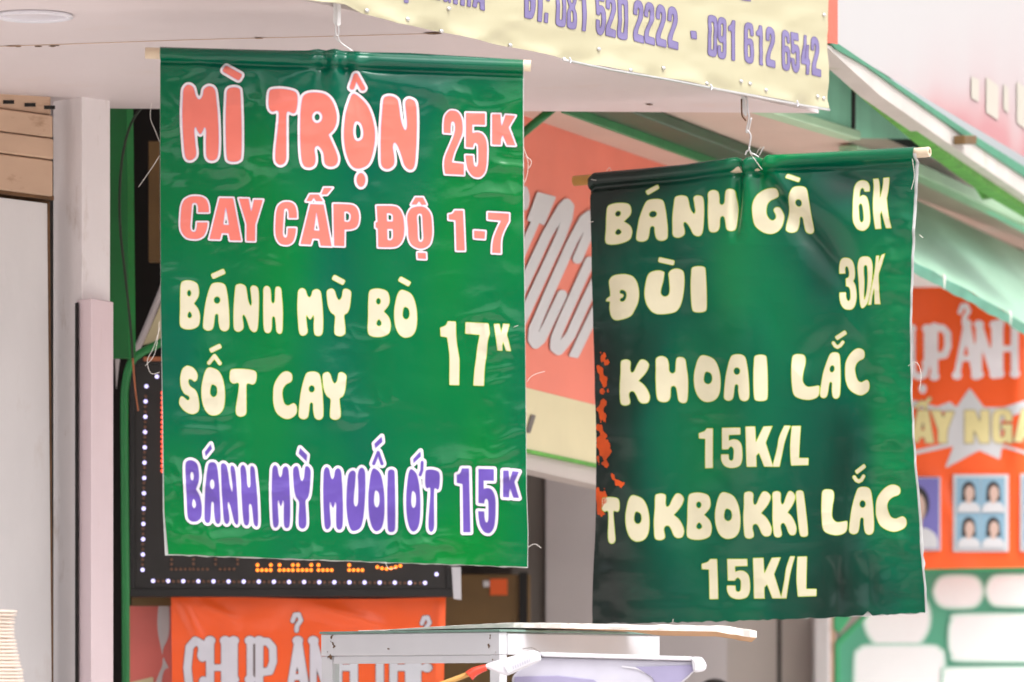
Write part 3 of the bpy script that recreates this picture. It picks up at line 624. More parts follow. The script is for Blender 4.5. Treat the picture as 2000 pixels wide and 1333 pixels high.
for pts in ([(296, 203), (294, 232), (303, 255), (312, 278)], [(312, 305), (296, 330), (271, 366)], [(1022, 288), (1031, 315), (1030, 340), (1024, 359)], [(1026, 305), (1038, 316), (1033, 330)], [(1029, 747), (1040, 734), (1064, 726)],
            [(313, 640), (300, 680), (288, 705), (295, 730), (312, 728)], [(312, 628), (303, 690), (284, 715)], [(1031, 1070), (1044, 1063), (1057, 1071)], [(752, 1098), (760, 1112), (774, 1109)], [(1003, 640), (1012, 636)]):
    pxtube('loose_thread', pts, PL, .5, M['thread'], bl, off=.004, seg=5)

# right banner
a0 = px_d(1155, 780, 11.65); a1 = px_d(1797, 760, 11.30); _d = a1-a0
PR = Plane(a0, (_d[1], -_d[0], 0))
topx = [1152, 1160, 1250, 1340, 1420, 1437, 1452, 1470, 1490, 1500, 1600, 1700, 1788]
topy = [346, 338, 330, 321, 309, 307, 311, 306, 309, 303, 298, 292, 287]
def dR(px, py):
    t = py-np.interp(px, topx, topy); gx = px-1462
    d = 9*fbm(px/240, py/300, 31, 2)+4.2*fbm(px/100, py/120, 32, 2)
    rip = np.exp(-((px-1760)/45)**2)
    d += rip*(4*np.sin(py/11+3*vn(px/50, py/70, 33))*(.5+vn(px/30, py/60, 34))+2.5*vn(px/24, py/12, 35))
    lf = np.exp(-((px-1175)/45)**2); d += lf*3*vn(px/22, py/40, 36)
    d += 1.6*(.4-np.abs(vn(px/66, py/52, 37)))+2.5*sstep(.05, .35, fbm(px/130, py/110, 39, 2))*(.4-np.abs(vn(px/40, py/26, 40)))
    bt = np.exp(-((py-1195)/35)**2); d += bt*2.5*vn(px/30, py/24, 38)
    s = np.clip(t, 0, 26); bul = np.sqrt(np.clip(13**2-(s-13)**2, 0, None)); gath = np.exp(-(gx/40)**2)
    d = d*sstep(6, 60, t)+bul*(1-.1*gath)-5*np.exp(-((t-31)/6)**2)
    ang = np.arctan2(gx, t+25); rad = np.hypot(gx, t+25)
    d += 8*gath*np.cos(gx/6.5)*np.exp(-np.clip(t-6, 0, None)/38)
    d += 9*np.exp(-rad/110)*np.cos(ang*7.5+.8)*sstep(4, 30, t)
    d += 1.7*(crease(px, py, 1443, 320, 1436, 470, 9, -11)+crease(px, py, 1475, 330, 1660, 560, 22, -11)+crease(px, py, 1510, 330, 1560, 420, 14, 7))
    d += 1.7*(crease(px, py, 1600, 330, 1780, 380, 26, -9)+crease(px, py, 1660, 640, 1560, 720, 30, -9)+crease(px, py, 1690, 560, 1640, 1100, 34, -9))
    d += 1.7*(crease(px, py, 1450, 480, 1480, 1050, 55, 10)+crease(px, py, 1330, 500, 1340, 1150, 60, -9)+crease(px, py, 1240, 350, 1220, 1200, 60, 8))
    d += 1.7*(crease(px, py, 1690, 1080, 1700, 1190, 20, -9)+crease(px, py, 1630, 1090, 1635, 1195, 14, -6)+crease(px, py, 1560, 350, 1700, 470, 40, 8))
    return d*.001
def SR(px, py, off=0.): px = np.asarray(px, float); py = np.asarray(py, float); return PR(px, py, dR(px, py)+off)
def SRb(px, py, off=0.): px = np.asarray(px, float); py = np.asarray(py, float); return PR(px, py, dR(px, py)-.007+off)
br = thing('price_banner', 'dark green price banner with only cream lettering and tattered edges', 'banner', tuple(PR(np.array(1470.), np.array(310.))))
topR = list(zip(topx, topy))
rightR = [(1788, 287), (1783, 420), (1778, 600), (1779, 760), (1786, 900), (1794, 1010), (1797, 1075), (1799, 1090), (1801, 1110), (1805, 1150), (1807, 1197)]
leftR = [(1152, 346), (1156, 480), (1163, 700), (1168, 860), (1166, 1000), (1160, 1120), (1157, 1219)]
botR = rough_line((1157, 1219), (1806, 1197), 70, 1.6, 12)
botR = [(x, y-(9 if abs(x-1693) < 5 else 0)+4*math.sin((x-1157)/650*math.pi)) for x, y in botR]
G = coons(topR, botR, leftR, rightR, 300, 400)
px_, py_ = G[..., 0].ravel(), G[..., 1].ravel()
tone = .68+.55*fbm(px_/130, py_/320, 41, 2)-.35*np.exp(-((px_-1610-.5*(py_-520))/60)**2-((py_-520)/130)**2)-.3*np.exp(-((px_-1640)/60)**2-((py_-370)/40)**2)-.3*np.exp(-((px_-1655)/45)**2-((py_-950)/200)**2)-.6*np.exp(-((px_-1160)/120)**2)-.36*np.exp(-((px_-1690)/110)**2-((py_-1180)/110)**2)+.2*np.exp(-((px_-1420)/70)**2)-.3*np.exp(-((py_-330)/50)**2)*(px_ < 1480)+.35*np.exp(-((py_-305)/16)**2)*(px_ > 1480)  # darker patches and a brighter sleeve half, set per vertex
M['vinylR'] = tone_mat('dark_green_vinyl', [(0, (26, 38, 34)), (.22, (14, 58, 46)), (.45, (0, 82, 62)), (.75, (0, 102, 68)), (1, (0, 120, 68))], .17, .34, .08)
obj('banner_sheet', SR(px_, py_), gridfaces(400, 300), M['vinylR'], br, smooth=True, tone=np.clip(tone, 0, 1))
G = coons([(x, y-.7) for x, y in topR], [(x, y+2.2+1.5*math.sin(x*.7)) for x, y in rough_line((1156, 1219), (1808, 1197), 50, 1.5, 5)], [(1151, 346), (1155, 480), (1162, 700), (1167, 860), (1165, 1000), (1158, 1120), (1155, 1219)],
          [(1792, 300), (1786.5, 420), (1780, 600), (1780.5, 760), (1788, 900), (1796, 1000), (1802, 1075), (1800, 1085), (1805, 1100), (1803, 1112), (1807, 1150), (1809, 1200)], 120, 220)
obj('white_back', SRb(G[..., 0].ravel(), G[..., 1].ravel()), [f[::-1] for f in gridfaces(220, 120)], M['backing'], br, smooth=True)
ra = PR(np.array(1117.), np.array(353.), -.012)
tube('hanging_tube', [ra, PR(np.array(1300.), np.array(338.), -.012)], .0118, M['rodb'], br, seg=20, sub=1, label='brown end of the hanging tube')
hv = []; hf = []; ax = PR(np.array(1812.), np.array(296.))-PR(np.array(1300.), np.array(338.)); ax /= np.linalg.norm(ax)
p0 = PR(np.array(1305.), np.array(337.8), -.012); p1 = PR(np.array(1812.), np.array(296.), -.012); uu = np.cross(ax, (0, 1, 0)); uu /= np.linalg.norm(uu); vv = np.cross(ax, uu)
for p, r_ in ((p0, .0114), (p1-ax*.002, .0114), (p1, .0106), (p1, .0062), (p1-ax*.05, .0062)):
    for k in range(20): hv.append(p+r_*(uu*math.cos(k*math.pi/10)+vv*math.sin(k*math.pi/10)))
for q in range(4):
    for k in range(20): hf.append([q*20+k, q*20+(k+1) % 20, (q+1)*20+(k+1) % 20, (q+1)*20+k])
hf.append([80+k for k in range(20)])
obj('hanging_tube', hv, hf, M['rod'], br, label='pale hollow end of the hanging tube')
def LR(items, lab): lettering('lettering', items, SR, M['i_cream2'], br, 1., 2., label=lab)
LR([g(B, 'B', 1185, 397, 1240, 478, -.12), g(B, 'A', 1248, 390, 1307.2, 473, -.08), ('bar', 1268, 377, 1285.2, 366, 4.8), g(B, 'N', 1315.6, 381, 1375.8, 464, -.1), g(B, 'H', 1382.8, 369.5, 1438, 454, -.12),
    g(B, 'G', 1470.4, 367.1, 1529.6, 458), g(B, 'A', 1534.7, 364.7, 1587.2, 456.1), ('bar', 1540.5, 345, 1562, 352.2, 4.6)], 'cream bubble lettering BÁNH GÀ')
LR([g(I, '6', 1664.8, 351.1, 1700.5, 451.7), g(I, 'tK', 1699.8, 346, 1740.8, 448.1)], 'cream price 6K')
LR([g(B, 'D', 1188, 536.6, 1253.4, 627), g(B, 'U', 1263.3, 525, 1336.7, 614.6), ('bar', 1292, 508.5, 1315, 513.8, 5), g(B, 'I', 1348.5, 520.3, 1381.1, 610.5)], 'cream bubble lettering ĐÙI')
LR([g(I, '3', 1635.5, 503.6, 1672.3, 605.5), g(I, 'w0', 1674.6, 501, 1704.8, 602.4), g(I, 'xK', 1694.5, 495.2, 1729.2, 596.4)], 'cream price 30K')
LR([g(B, 'K', 1216.8, 703.1, 1272, 793.3), g(B, 'H', 1281.9, 695.9, 1340.8, 787.4), g(B, 'O', 1352.3, 694, 1409.9, 785.6), g(B, 'A', 1417.1, 693.2, 1470.4, 785), g(B, 'I', 1477.9, 694, 1504, 784.6),
    g(B, 'L', 1547, 691.9, 1599.9, 781.6), g(B, 'A', 1603.2, 688, 1641, 779.2, 0, -6), g(B, 'C', 1647.9, 680.2, 1695.9, 772), ('bar', 1631.5, 660, 1648.3, 649.6, 4.2),
    ('pl', [(1624, 669.8), (1628, 675.5), (1632.6, 678), (1638, 675), (1643, 668.5)], 3.5)], 'cream bubble lettering KHOAI LẮC')
LR([g(I, 'b1', 1362.3, 836.9, 1392.5, 914.8), g(I, 'b5', 1409.8, 836.3, 1456, 915), g(I, 'bK', 1462.5, 832.9, 1514.4, 912.8), g(I, '/', 1512.5, 831.9, 1546.3, 912.5), g(I, 'L', 1545.5, 832.1, 1580.3, 910)], 'upper cream price 15K/L')
LR([g(B, 'T', 1180.5, 971.5, 1217, 1062.5, -.06, 6), g(B, 'O', 1225.9, 967.9, 1270, 1058.5), g(B, 'K', 1277.8, 963.8, 1334, 1055.6), g(B, 'B', 1338.8, 962.1, 1390, 1054.8), g(B, 'O', 1396.5, 961.8, 1449.2, 1053.2),
    g(B, 'K', 1455.2, 960.4, 1509.7, 1052.7), g(B, 'K', 1511, 959.5, 1556, 1050.4, 0, 3), g(B, 'I', 1558, 958.1, 1575.5, 1049, 0, 9),
    g(B, 'L', 1604.2, 955.9, 1652.1, 1045.8), g(B, 'A', 1655.6, 951, 1706.3, 1045), g(B, 'C', 1709.8, 946.8, 1769.8, 1039), ('bar', 1669.3, 921.8, 1685.8, 910.6, 4.3),
    ('pl', [(1664, 932), (1668.5, 938), (1673.7, 940.3), (1679.5, 937.5), (1684, 930.5)], 3.7)], 'cream bubble lettering TOKBOKKI LẮC')
LR([g(I, 'b1', 1371, 1092.3, 1402.5, 1170.9, 0, 3), g(I, 'b5', 1420, 1092.3, 1465.8, 1170.9, 0, 2), g(I, 'bK', 1472.2, 1088.9, 1528.2, 1169.6), g(I, '/', 1526.9, 1086.9, 1553.9, 1169.2), g(I, 'L', 1557, 1087.1, 1595, 1165.9, 0, 3)], 'lower cream price 15K/L')
lettering('orange_marks', [('smooth', '1172,800 1184,790 1186,830 1198,860 1194,890 1180,905 1172,880'), ('smooth', '1176,685 1184,695 1196,710 1188,712 1178,700'), ('smooth', '1173,720 1185,728 1188,760 1176,752'), ('smooth', '1176,770 1186,760 1190,790 1178,790'),
           ('smooth', '1176,905 1190,900 1198,925 1214,936 1220,948 1208,950 1196,930'), ('smooth', '1172,955 1182,950 1186,985 1178,1005 1170,985')],
          SR, M['i_orange'], br, 0, 2., warp=lambda X, Y: 17*vn(X/8, Y/12, 51)+4*vn(X/3.5, Y/4, 52)+1.5, label='ragged orange marks along the left edge')  # ragged orange patches laid over the left edge
for pts in ([(1787, 312), (1791, 345), (1785, 372)], [(1779, 716), (1795, 709), (1804, 730), (1801, 765)], [(1800, 460), (1808, 466)], [(1318, 1218), (1321, 1210)], [(1470, 300), (1486, 322), (1494, 333)], [(1483, 302), (1488, 293), (1492, 289)],
            [(1190, 336), (1196, 329), (1200, 335)], [(1156, 436), (1165, 434)], [(1160, 352), (1170, 354)]):
    pxtube('loose_thread', pts, PR, .55, M['thread'], br, off=.016, seg=5)

# hangers
h1 = thing('banner_hanger', 'folded white strap and wire holding up the bright green price banner', 'hanger', tuple(px_d(658, 40, 9.98)), 'wire hangers under the canopy edge')
PA = FR(9.98)
slab('strap', [(651, 7), (659, 8), (658.5, 49), (655, 48), (651, 45)], PA, .004, M['backing'], h1)
slab('strap', [(659.5, 8), (666, 10), (665.5, 50), (660, 52), (658.5, 50)], PA, .004, M['backing'], h1, off=.006)
pxtube('wire', [(656, 46), (655.5, 58), (657, 69), (661, 70), (661.5, 58), (660.5, 48)], PA, 1.5, M['steel'], h1, off=.004, seg=6)
pxtube('wire', [(654, 72), (660, 70), (664, 82), (676, 92), (690, 101)], PA, 1.1, M['steel'], h1, off=.004, seg=6)
pxtube('wire', [(652, 71), (658, 78), (663, 83)], PA, .9, M['steel'], h1, off=.002, seg=6)
PA = FR(11.48)
h2 = thing('banner_hanger', 'white strap, steel hook and twisted wire holding up the dark green price banner', 'hanger', tuple(px_d(1455, 230, 11.48)), 'wire hangers under the canopy edge')
slab('strap', [(1447, 186), (1456, 190), (1459, 226), (1457, 229), (1452, 222)], PA, .004, M['backing'], h2)
pxtube('hook', [(1448, 194), (1449, 224), (1453, 232), (1457, 237)], PA, 1.6, M['rust'], h2, off=.003, seg=6)
pxtube('hook', [(1455, 189), (1459, 196), (1460, 215), (1462.5, 226), (1461, 240), (1457, 257), (1461, 258), (1467, 231)], PA, 1.6, M['steel'], h2, off=.007, seg=6)
pxtube('wire', [(1458, 256), (1462, 259), (1466, 268), (1464, 282), (1462, 294), (1458, 297), (1455, 304)], PA, 1.7, M['steel'], h2, off=.012, seg=6)
pxtube('wire', [(1462, 290), (1466, 300), (1474, 304), (1482, 309)], PA, 1.2, M['steel'], h2, off=.016, seg=6)
pxtube('wire', [(1482, 306), (1487, 296), (1491, 289)], PA, .9, M['steel'], h2, off=.02, seg=6)

# ------------------------------------------------------------------ left side: pillar, shutter, door
def PX(px, d): return ((px-1000)/F*d, d)
pil = thing('shop_pillar', 'white square pillar with a boxed lower half at the left', 'pillar', (*PX(160, 11.55), 0))
prism('shaft', [PX(160, 11.5), PX(215, 11.58), PX(170, 11.9), PX(104, 11.6)], .02, H+.02, M['white'], pil, .002)
prism('casing', [PX(178, 11.44), PX(221, 11.55), PX(221, 11.62), PX(152, 11.6), PX(150, 11.5)], .0, EYE+(HORIZON-585)/F*11.47, M['whitepink'], pil, .002)
prism('casing_gap', [PX(151, 11.485), PX(152.5, 11.485), PX(152.5, 11.5), PX(146.5, 11.53), PX(146.5, 11.51)], .0, EYE+(HORIZON-592)/F*11.5, M['dark'], pil)
tube('paint_crack', [px_d(150.5+1.2*math.sin(y*.05)+rng.uniform(-1, 1), y, 11.475) for y in range(600, 1340, 18)], .0016, M['dark'], pil, seg=5)
sh = thing('roller_shutter', 'tan roller shutter box with rust streaks under the canopy', 'shutter', (*PX(40, 11.6), 0))
SHP = Plane(px_d(0, 180, 11.45), (.45, -.89, 0))
def shy(x, y): return y+(x)*.13
for y0, y1, o_ in ((176, 212, .0), (214, 258, .012), (260, 300, .016), (302, 372, .012)):
    slab('slat', [(-140, shy(-140, y0)), (100, shy(100, y0)), (100, shy(100, y1)), (-140, shy(-140, y1))], SHP, .05, M['shutter'], sh, off=o_, bevel=.004)
slab('housing_back', [(-140, 150), (106, 170), (106, 400), (-140, 380)], SHP, .02, M['rust'], sh, off=-.03)
for x in (18, 60, 98): slab('slot', rect(x-12, shy(x, 194), x+9, shy(x, 201)), SHP, .004, M['dark'], sh, off=.002)
slab('bottom_rail', [(-140, 352), (104, 383), (104, 392), (-140, 361)], SHP, .03, M['rust'], sh, off=.004)
dr = thing('door_panel', 'white painted steel door with a rusty edge left of the pillar', 'door', (*PX(40, 11.6), 0))
slab('panel', [(-160, 366), (92, 398), (101, 1345), (101, 2600), (-160, 2600)], SHP, .03, M['panel'], dr, off=.0)
slab('rusty_edge', [(92, 398), (97, 399), (104, 1345), (104, 2600), (101, 2600), (101, 1345)], SHP, .035, M['rust'], dr, off=.001)
slab('door_gap', [(86, 385), (112, 385), (118, 2600), (90, 2600)], SHP, .01, M['dark'], dr, off=-.06)

# dark green bay between the pillar and the bright banner
gw = tag(slab('bay_wall', [(205, 190), (247, 190), (252, 700), (205, 700)], Plane(px_d(210, 300, 11.9), (-.45, -.89, 0)), .03, M['green'], None), 'glossy dark green metal panel just right of the white pillar', 'panel')
ib = tag(slab('dark_interior', rect(150, 40, 900, 2650), FR(14.2), .1, M['dark'], None), 'near-black sheet painted as the shade of the bay behind the lit board and green pipe', 'wall')  # darkness of the interior painted as a near-black sheet
pst = tag(slab('brown_post', rect(290, 276, 312, 512), FR(12.6), .03, M['brown'], None, bevel=.002), 'short brown wooden post in the dark bay beside the bright green banner', 'post')
cb = thing('hanging_cable', 'dark cable with a copper end hanging down in the dark bay', 'cable', tuple(px_d(245, 400, 12)))
pxtube('cable_sheath', [(292, 196), (262, 230), (243, 285), (234, 360), (235, 450), (247, 560), (256, 650), (259, 700)], FR(11.82), 2.6, M['cable'], cb)
pxtube('copper_end', [(259, 700), (264, 760), (270, 803)], FR(11.82), 2.2, M['copper'], cb, r1=.0018)
pp = tag(pxtube('green_pipe', [(246, 2600), (246, 1333), (244, 1000), (243, 800), (246, 745), (258, 705), (282, 686), (318, 668)], FR(12.1), 8, M['green'], None, seg=16), 'bent green painted pipe standing right of the white pillar', 'pipe')
bk = thing('bracket', 'rusty metal bracket behind the pillar beside the green pipe', 'bracket', tuple(px_d(240, 640, 12)))
slab('bracket_box', rect(221, 640, 243, 678), FR(12.15), .04, M['shutter'], bk, bevel=.003)
slab('bracket_hole', rect(228, 646, 240, 674), FR(12.15), .004, M['dark'], bk, off=.003)
slab('bracket_arm', [(232, 610), (240, 606), (262, 660), (262, 690), (250, 690)], FR(12.2), .01, M['greyd'], bk)
slab('bracket_tail', [(224, 680), (240, 680), (234, 700), (227, 760)], FR(12.2), .01, M['grey'], bk)
tag(pxtube('grey_strut', [(264, 690), (288, 636), (322, 552)], FR(12.3), 6.5, M['grey'], None, seg=12), 'slanted grey steel strut rising behind the bright green banner', 'strut')
tag(slab('cream_panel', [(279, 674), (320, 582), (330, 582), (330, 660)], FR(12.5), .01, M['cream'], None), 'small cream panel behind the slanted grey strut', 'panel')

# LED message board
PLD = FR(12.4)
led = thing('led_sign', 'black message board with lit LED dots behind the bright green banner', 'LED sign', tuple(px_d(570, 930, 12.4)))
slab('board', rect(262, 712, 874, 1152), PLD, .08, M['ledblack'], led)
for nm, r_ in (('frame', rect(254, 700, 884, 713)), ('frame', rect(254, 1150, 884, 1166)), ('frame', rect(254, 713, 263, 1150)), ('frame', rect(872, 713, 884, 1150))):
    slab(nm, r_, PLD, .09, M['black'], led, off=.006, bevel=.002)
slab('end_bracket', [(882, 1108), (900, 1108), (901, 1172), (886, 1170)], PLD, .03, M['alu'], led, off=.01)
slab('copper_strip', rect(281, 698, 330, 706), PLD, .01, M['copper'], led, off=.012)
def bulb_mesh(p, r_):
    V = []; Fc = []
    for q, (a, b) in enumerate(((1, 0), (.92, .4), (.6, .8), (.2, .98))):
        for k in range(10): V.append((p[0]+r_*a*math.cos(k*math.pi/5), p[1]-r_*b, p[2]+r_*a*math.sin(k*math.pi/5)))
    for q in range(3):
        for k in range(10): Fc.append([q*10+k, q*10+(k+1) % 10, (q+1)*10+(k+1) % 10, (q+1)*10+k])
    Fc.append([30+k for k in range(10)]); return V, Fc
def bulbs(pts, rpx, m, lab):
    first = None
    for (x, y) in pts:
        p = PLD(np.array(float(x)), np.array(float(y)), .002)
        if first is None:
            V, Fc = bulb_mesh(p, rpx*12.4/F); first = obj('led_bulb', V, Fc, m, led, smooth=True, loc=p); first['label'] = lab
        else:
            s = first.copy(); COL.objects.link(s); s.parent = led; s.location = Vector(p)-led.location
wl = [(306.5, 736), (286, 755)]+[(284.5-i*.55, 784.5+29.9*i) for i in range(12)]+[(299+29.5*i, 1135+.22*i) for i in range(19)]+[(852.5, 1122)]
bulbs(wl, 3.9, M['ledw'], 'lit white LED')
bulbs([(318, 768+9.5*i) for i in range(17)], 3.6, M['ledr'], 'lit red LED')
ol = []
for cxx, pat in ((503, 'U'), (546, 'U'), (582, 'U'), (622, 'L'), (682, 'L'), (737, 'V')):
    if pat == 'U': ol += [(cxx+i*8.6, 1114) for i in range(4)]+[(cxx, 1104), (cxx+26, 1104)]
    elif pat == 'L': ol += [(cxx+i*8.6, 1114) for i in range(4)]+[(cxx, 1104)]
    else: ol += [(cxx+i*9, 1108+3.5*math.sin(i*.8)) for i in range(6)]
bulbs(ol, 3.4, M['ledo'], 'lit orange LED')
V = []; Fc = []
for (x, y) in [(284.3-i*.18, 774.5+9.95*i) for i in range(34) if (i % 3) != 1]+[(309+29.5*i+10*k, 1135.5+.22*i) for i in range(18) for k in range(2)]+[(335+9*i, 1112) for i in range(5)]+[(378+9*i, 1112) for i in range(4)]+[(430+9*i, 1112) for i in range(4)]+[(335+43*i, 1102-9*k) for i in range(4) for k in range(2)]:
    p = PLD(np.array(float(x)), np.array(float(y)), .002); v, f = bulb_mesh(p, 3.0*12.4/F); n0 = len(V); V += v; Fc += [[a+n0 for a in q] for q in f]
kind(obj('unlit_dots', V, Fc, M['ledoff'], led, smooth=True), 'stuff')

# left photo banner, pink poster and the strip above
tag(slab('wood_strip', rect(257, 1166, 336, 1184), FR(12.5), .02, M['brown'], None), 'thin brown wooden strip between the message board and the pink poster', 'strip')
pk = thing('pink_poster', 'pink poster with a white curved shape below the message board', 'poster', tuple(px_d(295, 1260, 12.55)))
slab('poster_sheet', rect(252, 1184, 340, 1420), FR(12.55), .01, M['pinkp'], pk)
lettering('white_shape', [('smooth', '309,1184* 331,1184* 330,1240 318,1275 334,1313* 325,1306 316,1330 312,1420* 296,1420* 300,1350 310,1318 318,1290 308,1230')], FR(12.55), M['letterw'], pk, 0, 3, .003)
lettering('gold_shape', [('poly', [(255, 1333), (300, 1322), (300, 1345), (255, 1350)])], FR(12.55), M['cream'], pk, 0, 3, .004)
WEST = {}
def wl_(ch, x0, y0, x1, y1, r):
    """letters with thick stems and knobbed ends"""
    w_ = x1-x0; h_ = y1-y0; S = lambda *p: [(x0+a*w_, y0+b*h_) for a, b in p]; o = []
    def st(pts, k=1., ends=True):
        o.append(('pl', S(*pts), r*k))
        if ends:
            for q in (pts[0], pts[-1]): o.append(('ell', x0+q[0]*w_, y0+q[1]*h_, r*1.35, r*1.15))
    if ch == 'C': o.append(('pl', S((.86, .3), (.8, .1), (.5, .04), (.22, .15), (.12, .5), (.22, .85), (.5, .96), (.8, .88), (.88, .72)), r)); o.append(('ell', *S((.84, .28))[0], r*1.3, r*1.8))
    if ch == 'H': st([(.15, .04), (.15, .96)]); st([(.85, .04), (.85, .96)]); st([(.15, .5), (.85, .5)], .8, False)
    if ch == 'U': st([(.15, .04), (.15, .7)]); o.append(('pl', S((.15, .7), (.25, .92), (.5, .97), (.75, .92), (.87, .7)), r*.9)); st([(.87, .7), (.87, .04)], .8)
    if ch == 'P': st([(.18, .04), (.18, .96)]); o.append(('pl', S((.18, .05), (.6, .06), (.84, .16), (.86, .4), (.7, .56), (.25, .58)), r*.95))
    if ch == 'A': st([(.5, .04), (.1, .96)], .8); st([(.5, .04), (.88, .96)], 1.05); st([(.25, .66), (.75, .66)], .7, False)
    if ch == 'N': st([(.14, .04), (.14, .96)], .85); st([(.14, .06), (.84, .94)], 1., False); st([(.86, .04), (.86, .96)], .8)
    if ch == 'T': st([(.06, .08), (.94, .08)], .9); st([(.5, .08), (.5, .96)])
    if ch == 'E': st([(.2, .04), (.2, .96)]); st([(.2, .05), (.9, .1)], .8); st([(.2, .5), (.75, .5)], .7); st([(.2, .95), (.9, .9)], .8)
    return o
def hook(x, y, s): return [('pl', [(x-s*.5, y-s*.1), (x-s*.25, y-s*.8), (x+s*.2, y-s*.85), (x+s*.45, y-s*.2), (x, y+s*.45), (x-s*.05, y+s*1.)], s*.24)]
pb = thing('photo_banner', 'orange red banner with pale lettering below the message board', 'banner', tuple(px_d(600, 1260, 12.45)))
PPB = FR(12.45)
def dPB(px, py): return .006*fbm(px/90, py/70, 61, 2)+.5e-3*crease(px, py, 350, 1165, 400, 1270, 12, 14)+1e-3*crease(px, py, 390, 1180, 470, 1220, 12, 8)+1e-3*crease(px, py, 590, 1180, 760, 1225, 14, 8)+1e-3*crease(px, py, 860, 1165, 850, 1340, 10, 9)
def SPB(px, py, off=0.): px = np.asarray(px, float); py = np.asarray(py, float); return PPB(px, py, dPB(px, py)+off)
G = coons([(334, 1165), (480, 1167), (600, 1170), (740, 1170), (871, 1167)], [(337, 1420), (865, 1420)], [(334, 1165), (337, 1420)], [(871, 1167), (865, 1420)], 160, 80)
obj('banner_sheet', SPB(G[..., 0].ravel(), G[..., 1].ravel()), gridfaces(80, 160), M['redv'], pb, smooth=True)
L = []
for ch, x0, x1 in (('C', 361, 402), ('H', 404, 446), ('U', 450, 494), ('P', 499, 539), ('A', 560, 603), ('N', 606, 648), ('H', 654, 698), ('T', 716, 768), ('H', 762, 806), ('E', 808, 843)): L += wl_(ch, x0, 1247, x1, 1362, 7.6)
L += hook(580, 1215, 17)+hook(832, 1220, 16)
lettering('lettering', L, SPB, M['i_grey'], pb, 1.3, 2.2, .001, label='pale knobbed lettering CHỤP ẢNH THẺ')

# brown cabinet, grey wall parts in the middle distance
cabn = thing('brown_cabinet', 'dark brown board with an orange label between the two green banners', 'cabinet', tuple(px_d(950, 1180, 14)))
slab('cabinet_board', rect(850, 1122, 1036, 1700), FR(14.0), .3, M['brown'], cabn, bevel=.004)
slab('cabinet_edge', rect(1014, 1118, 1030, 1700), FR(14.0), .02, M['dark'], cabn, off=.01)
slab('orange_label', rect(957, 1131, 991, 1163), FR(14.0), .004, M['orange'], cabn, off=.004)
slab('paper_tag', rect(944, 1135, 956, 1147), FR(14.0), .004, M['letterw'], cabn, off=.004)
cw = thing('grey_column', 'grey wall column under the coral shop sign', 'column', tuple(px_d(1110, 1100, 14.4)))
slab('column_face', rect(1066, 880, 1420, 2500), FR(14.4), .2, M['grey'], cw)
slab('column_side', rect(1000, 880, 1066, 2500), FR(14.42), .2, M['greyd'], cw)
tag(slab('back_wall', rect(880, 900, 1400, 2400), FR(14.9), .2, M['greyd'], None), 'grey back wall behind the brown cabinet', 'wall')

# ------------------------------------------------------------------ right-hand shop front
cs = thing('copy_shop_sign', 'coral shop sign with slanted white raised letters between the green banners', 'sign', tuple(BW(0)(np.array(1100.), np.array(560.))))
def by_(x, y, s): return y+(x-1030)*s
slab('sign_panel', [(900, 176), (1000, 208), (1340, 322), (1340, 836), (1000, 751), (900, 729)], BW(0), .06, M['red'], cs)
slab('cream_strip', [(900, 729), (1000, 751), (1340, 836), (1340, 944), (1000, 872), (900, 851)], BW(0), .06, M['cream'], cs, off=.002)
slab('green_edge', [(900, 851), (1000, 872), (1340, 944), (1340, 950), (1000, 878), (900, 857)], BW(0), .07, M['moss'], cs, off=.006)
slab('base_trim', [(900, 857), (1000, 878), (1340, 950), (1340, 986), (1000, 908), (900, 886)], BW(0), .06, M['beigew'], cs, off=-.01)
slab('top_trim', [(900, 170), (1000, 203), (1340, 317), (1340, 324), (1000, 210), (900, 178)], BW(0), .06, M['brown'], cs, off=.01)
Z = lambda *p: [(1000+x/2.22, 340+y/2.22) for x, y in p]
Q = lambda *p: [(1015+x/3.6, 350+y/3.6) for x, y in p]
L = [('poly', Q((110, 90), (245, 125), (160, 328), (125, 312), (-100, 830), (-165, 830), (65, 300), (38, 292))), ('ell', 1022, 388, 9, 24),
     ('pl', Q((-10, 800), (175, 400), (290, 200), (318, 174), (335, 195), (322, 280), (278, 400), (0, 1000)), 10.2),
     ('pl', Q((395, 562), (465, 400), (500, 300), (480, 255), (440, 285), (353, 450), (196, 800), (85, 1060), (80, 1130), (100, 1160), (135, 1130), (175, 1050), (286, 815)), 9.8),
     ('pl', Q((480, 580), (380, 800), (290, 1000), (240, 1120), (235, 1185), (262, 1205), (300, 1160), (345, 1100), (435, 900), (600, 560)), 9.8),
     ('poly', Q((330, 1248), (398, 1262), (700, 640), (640, 600)))]
lettering('raised_lettering', L, BW(0), M['letterw'], cs, -.3, 2.5, .003, thick=.002, label='slanted white raised letters')
lettering('small_lettering', [('poly', [(1024, 845), (1034, 810), (1043, 812), (1032, 847)])], BW(0), M['greyd'], cs, 0, 2.5, .005)
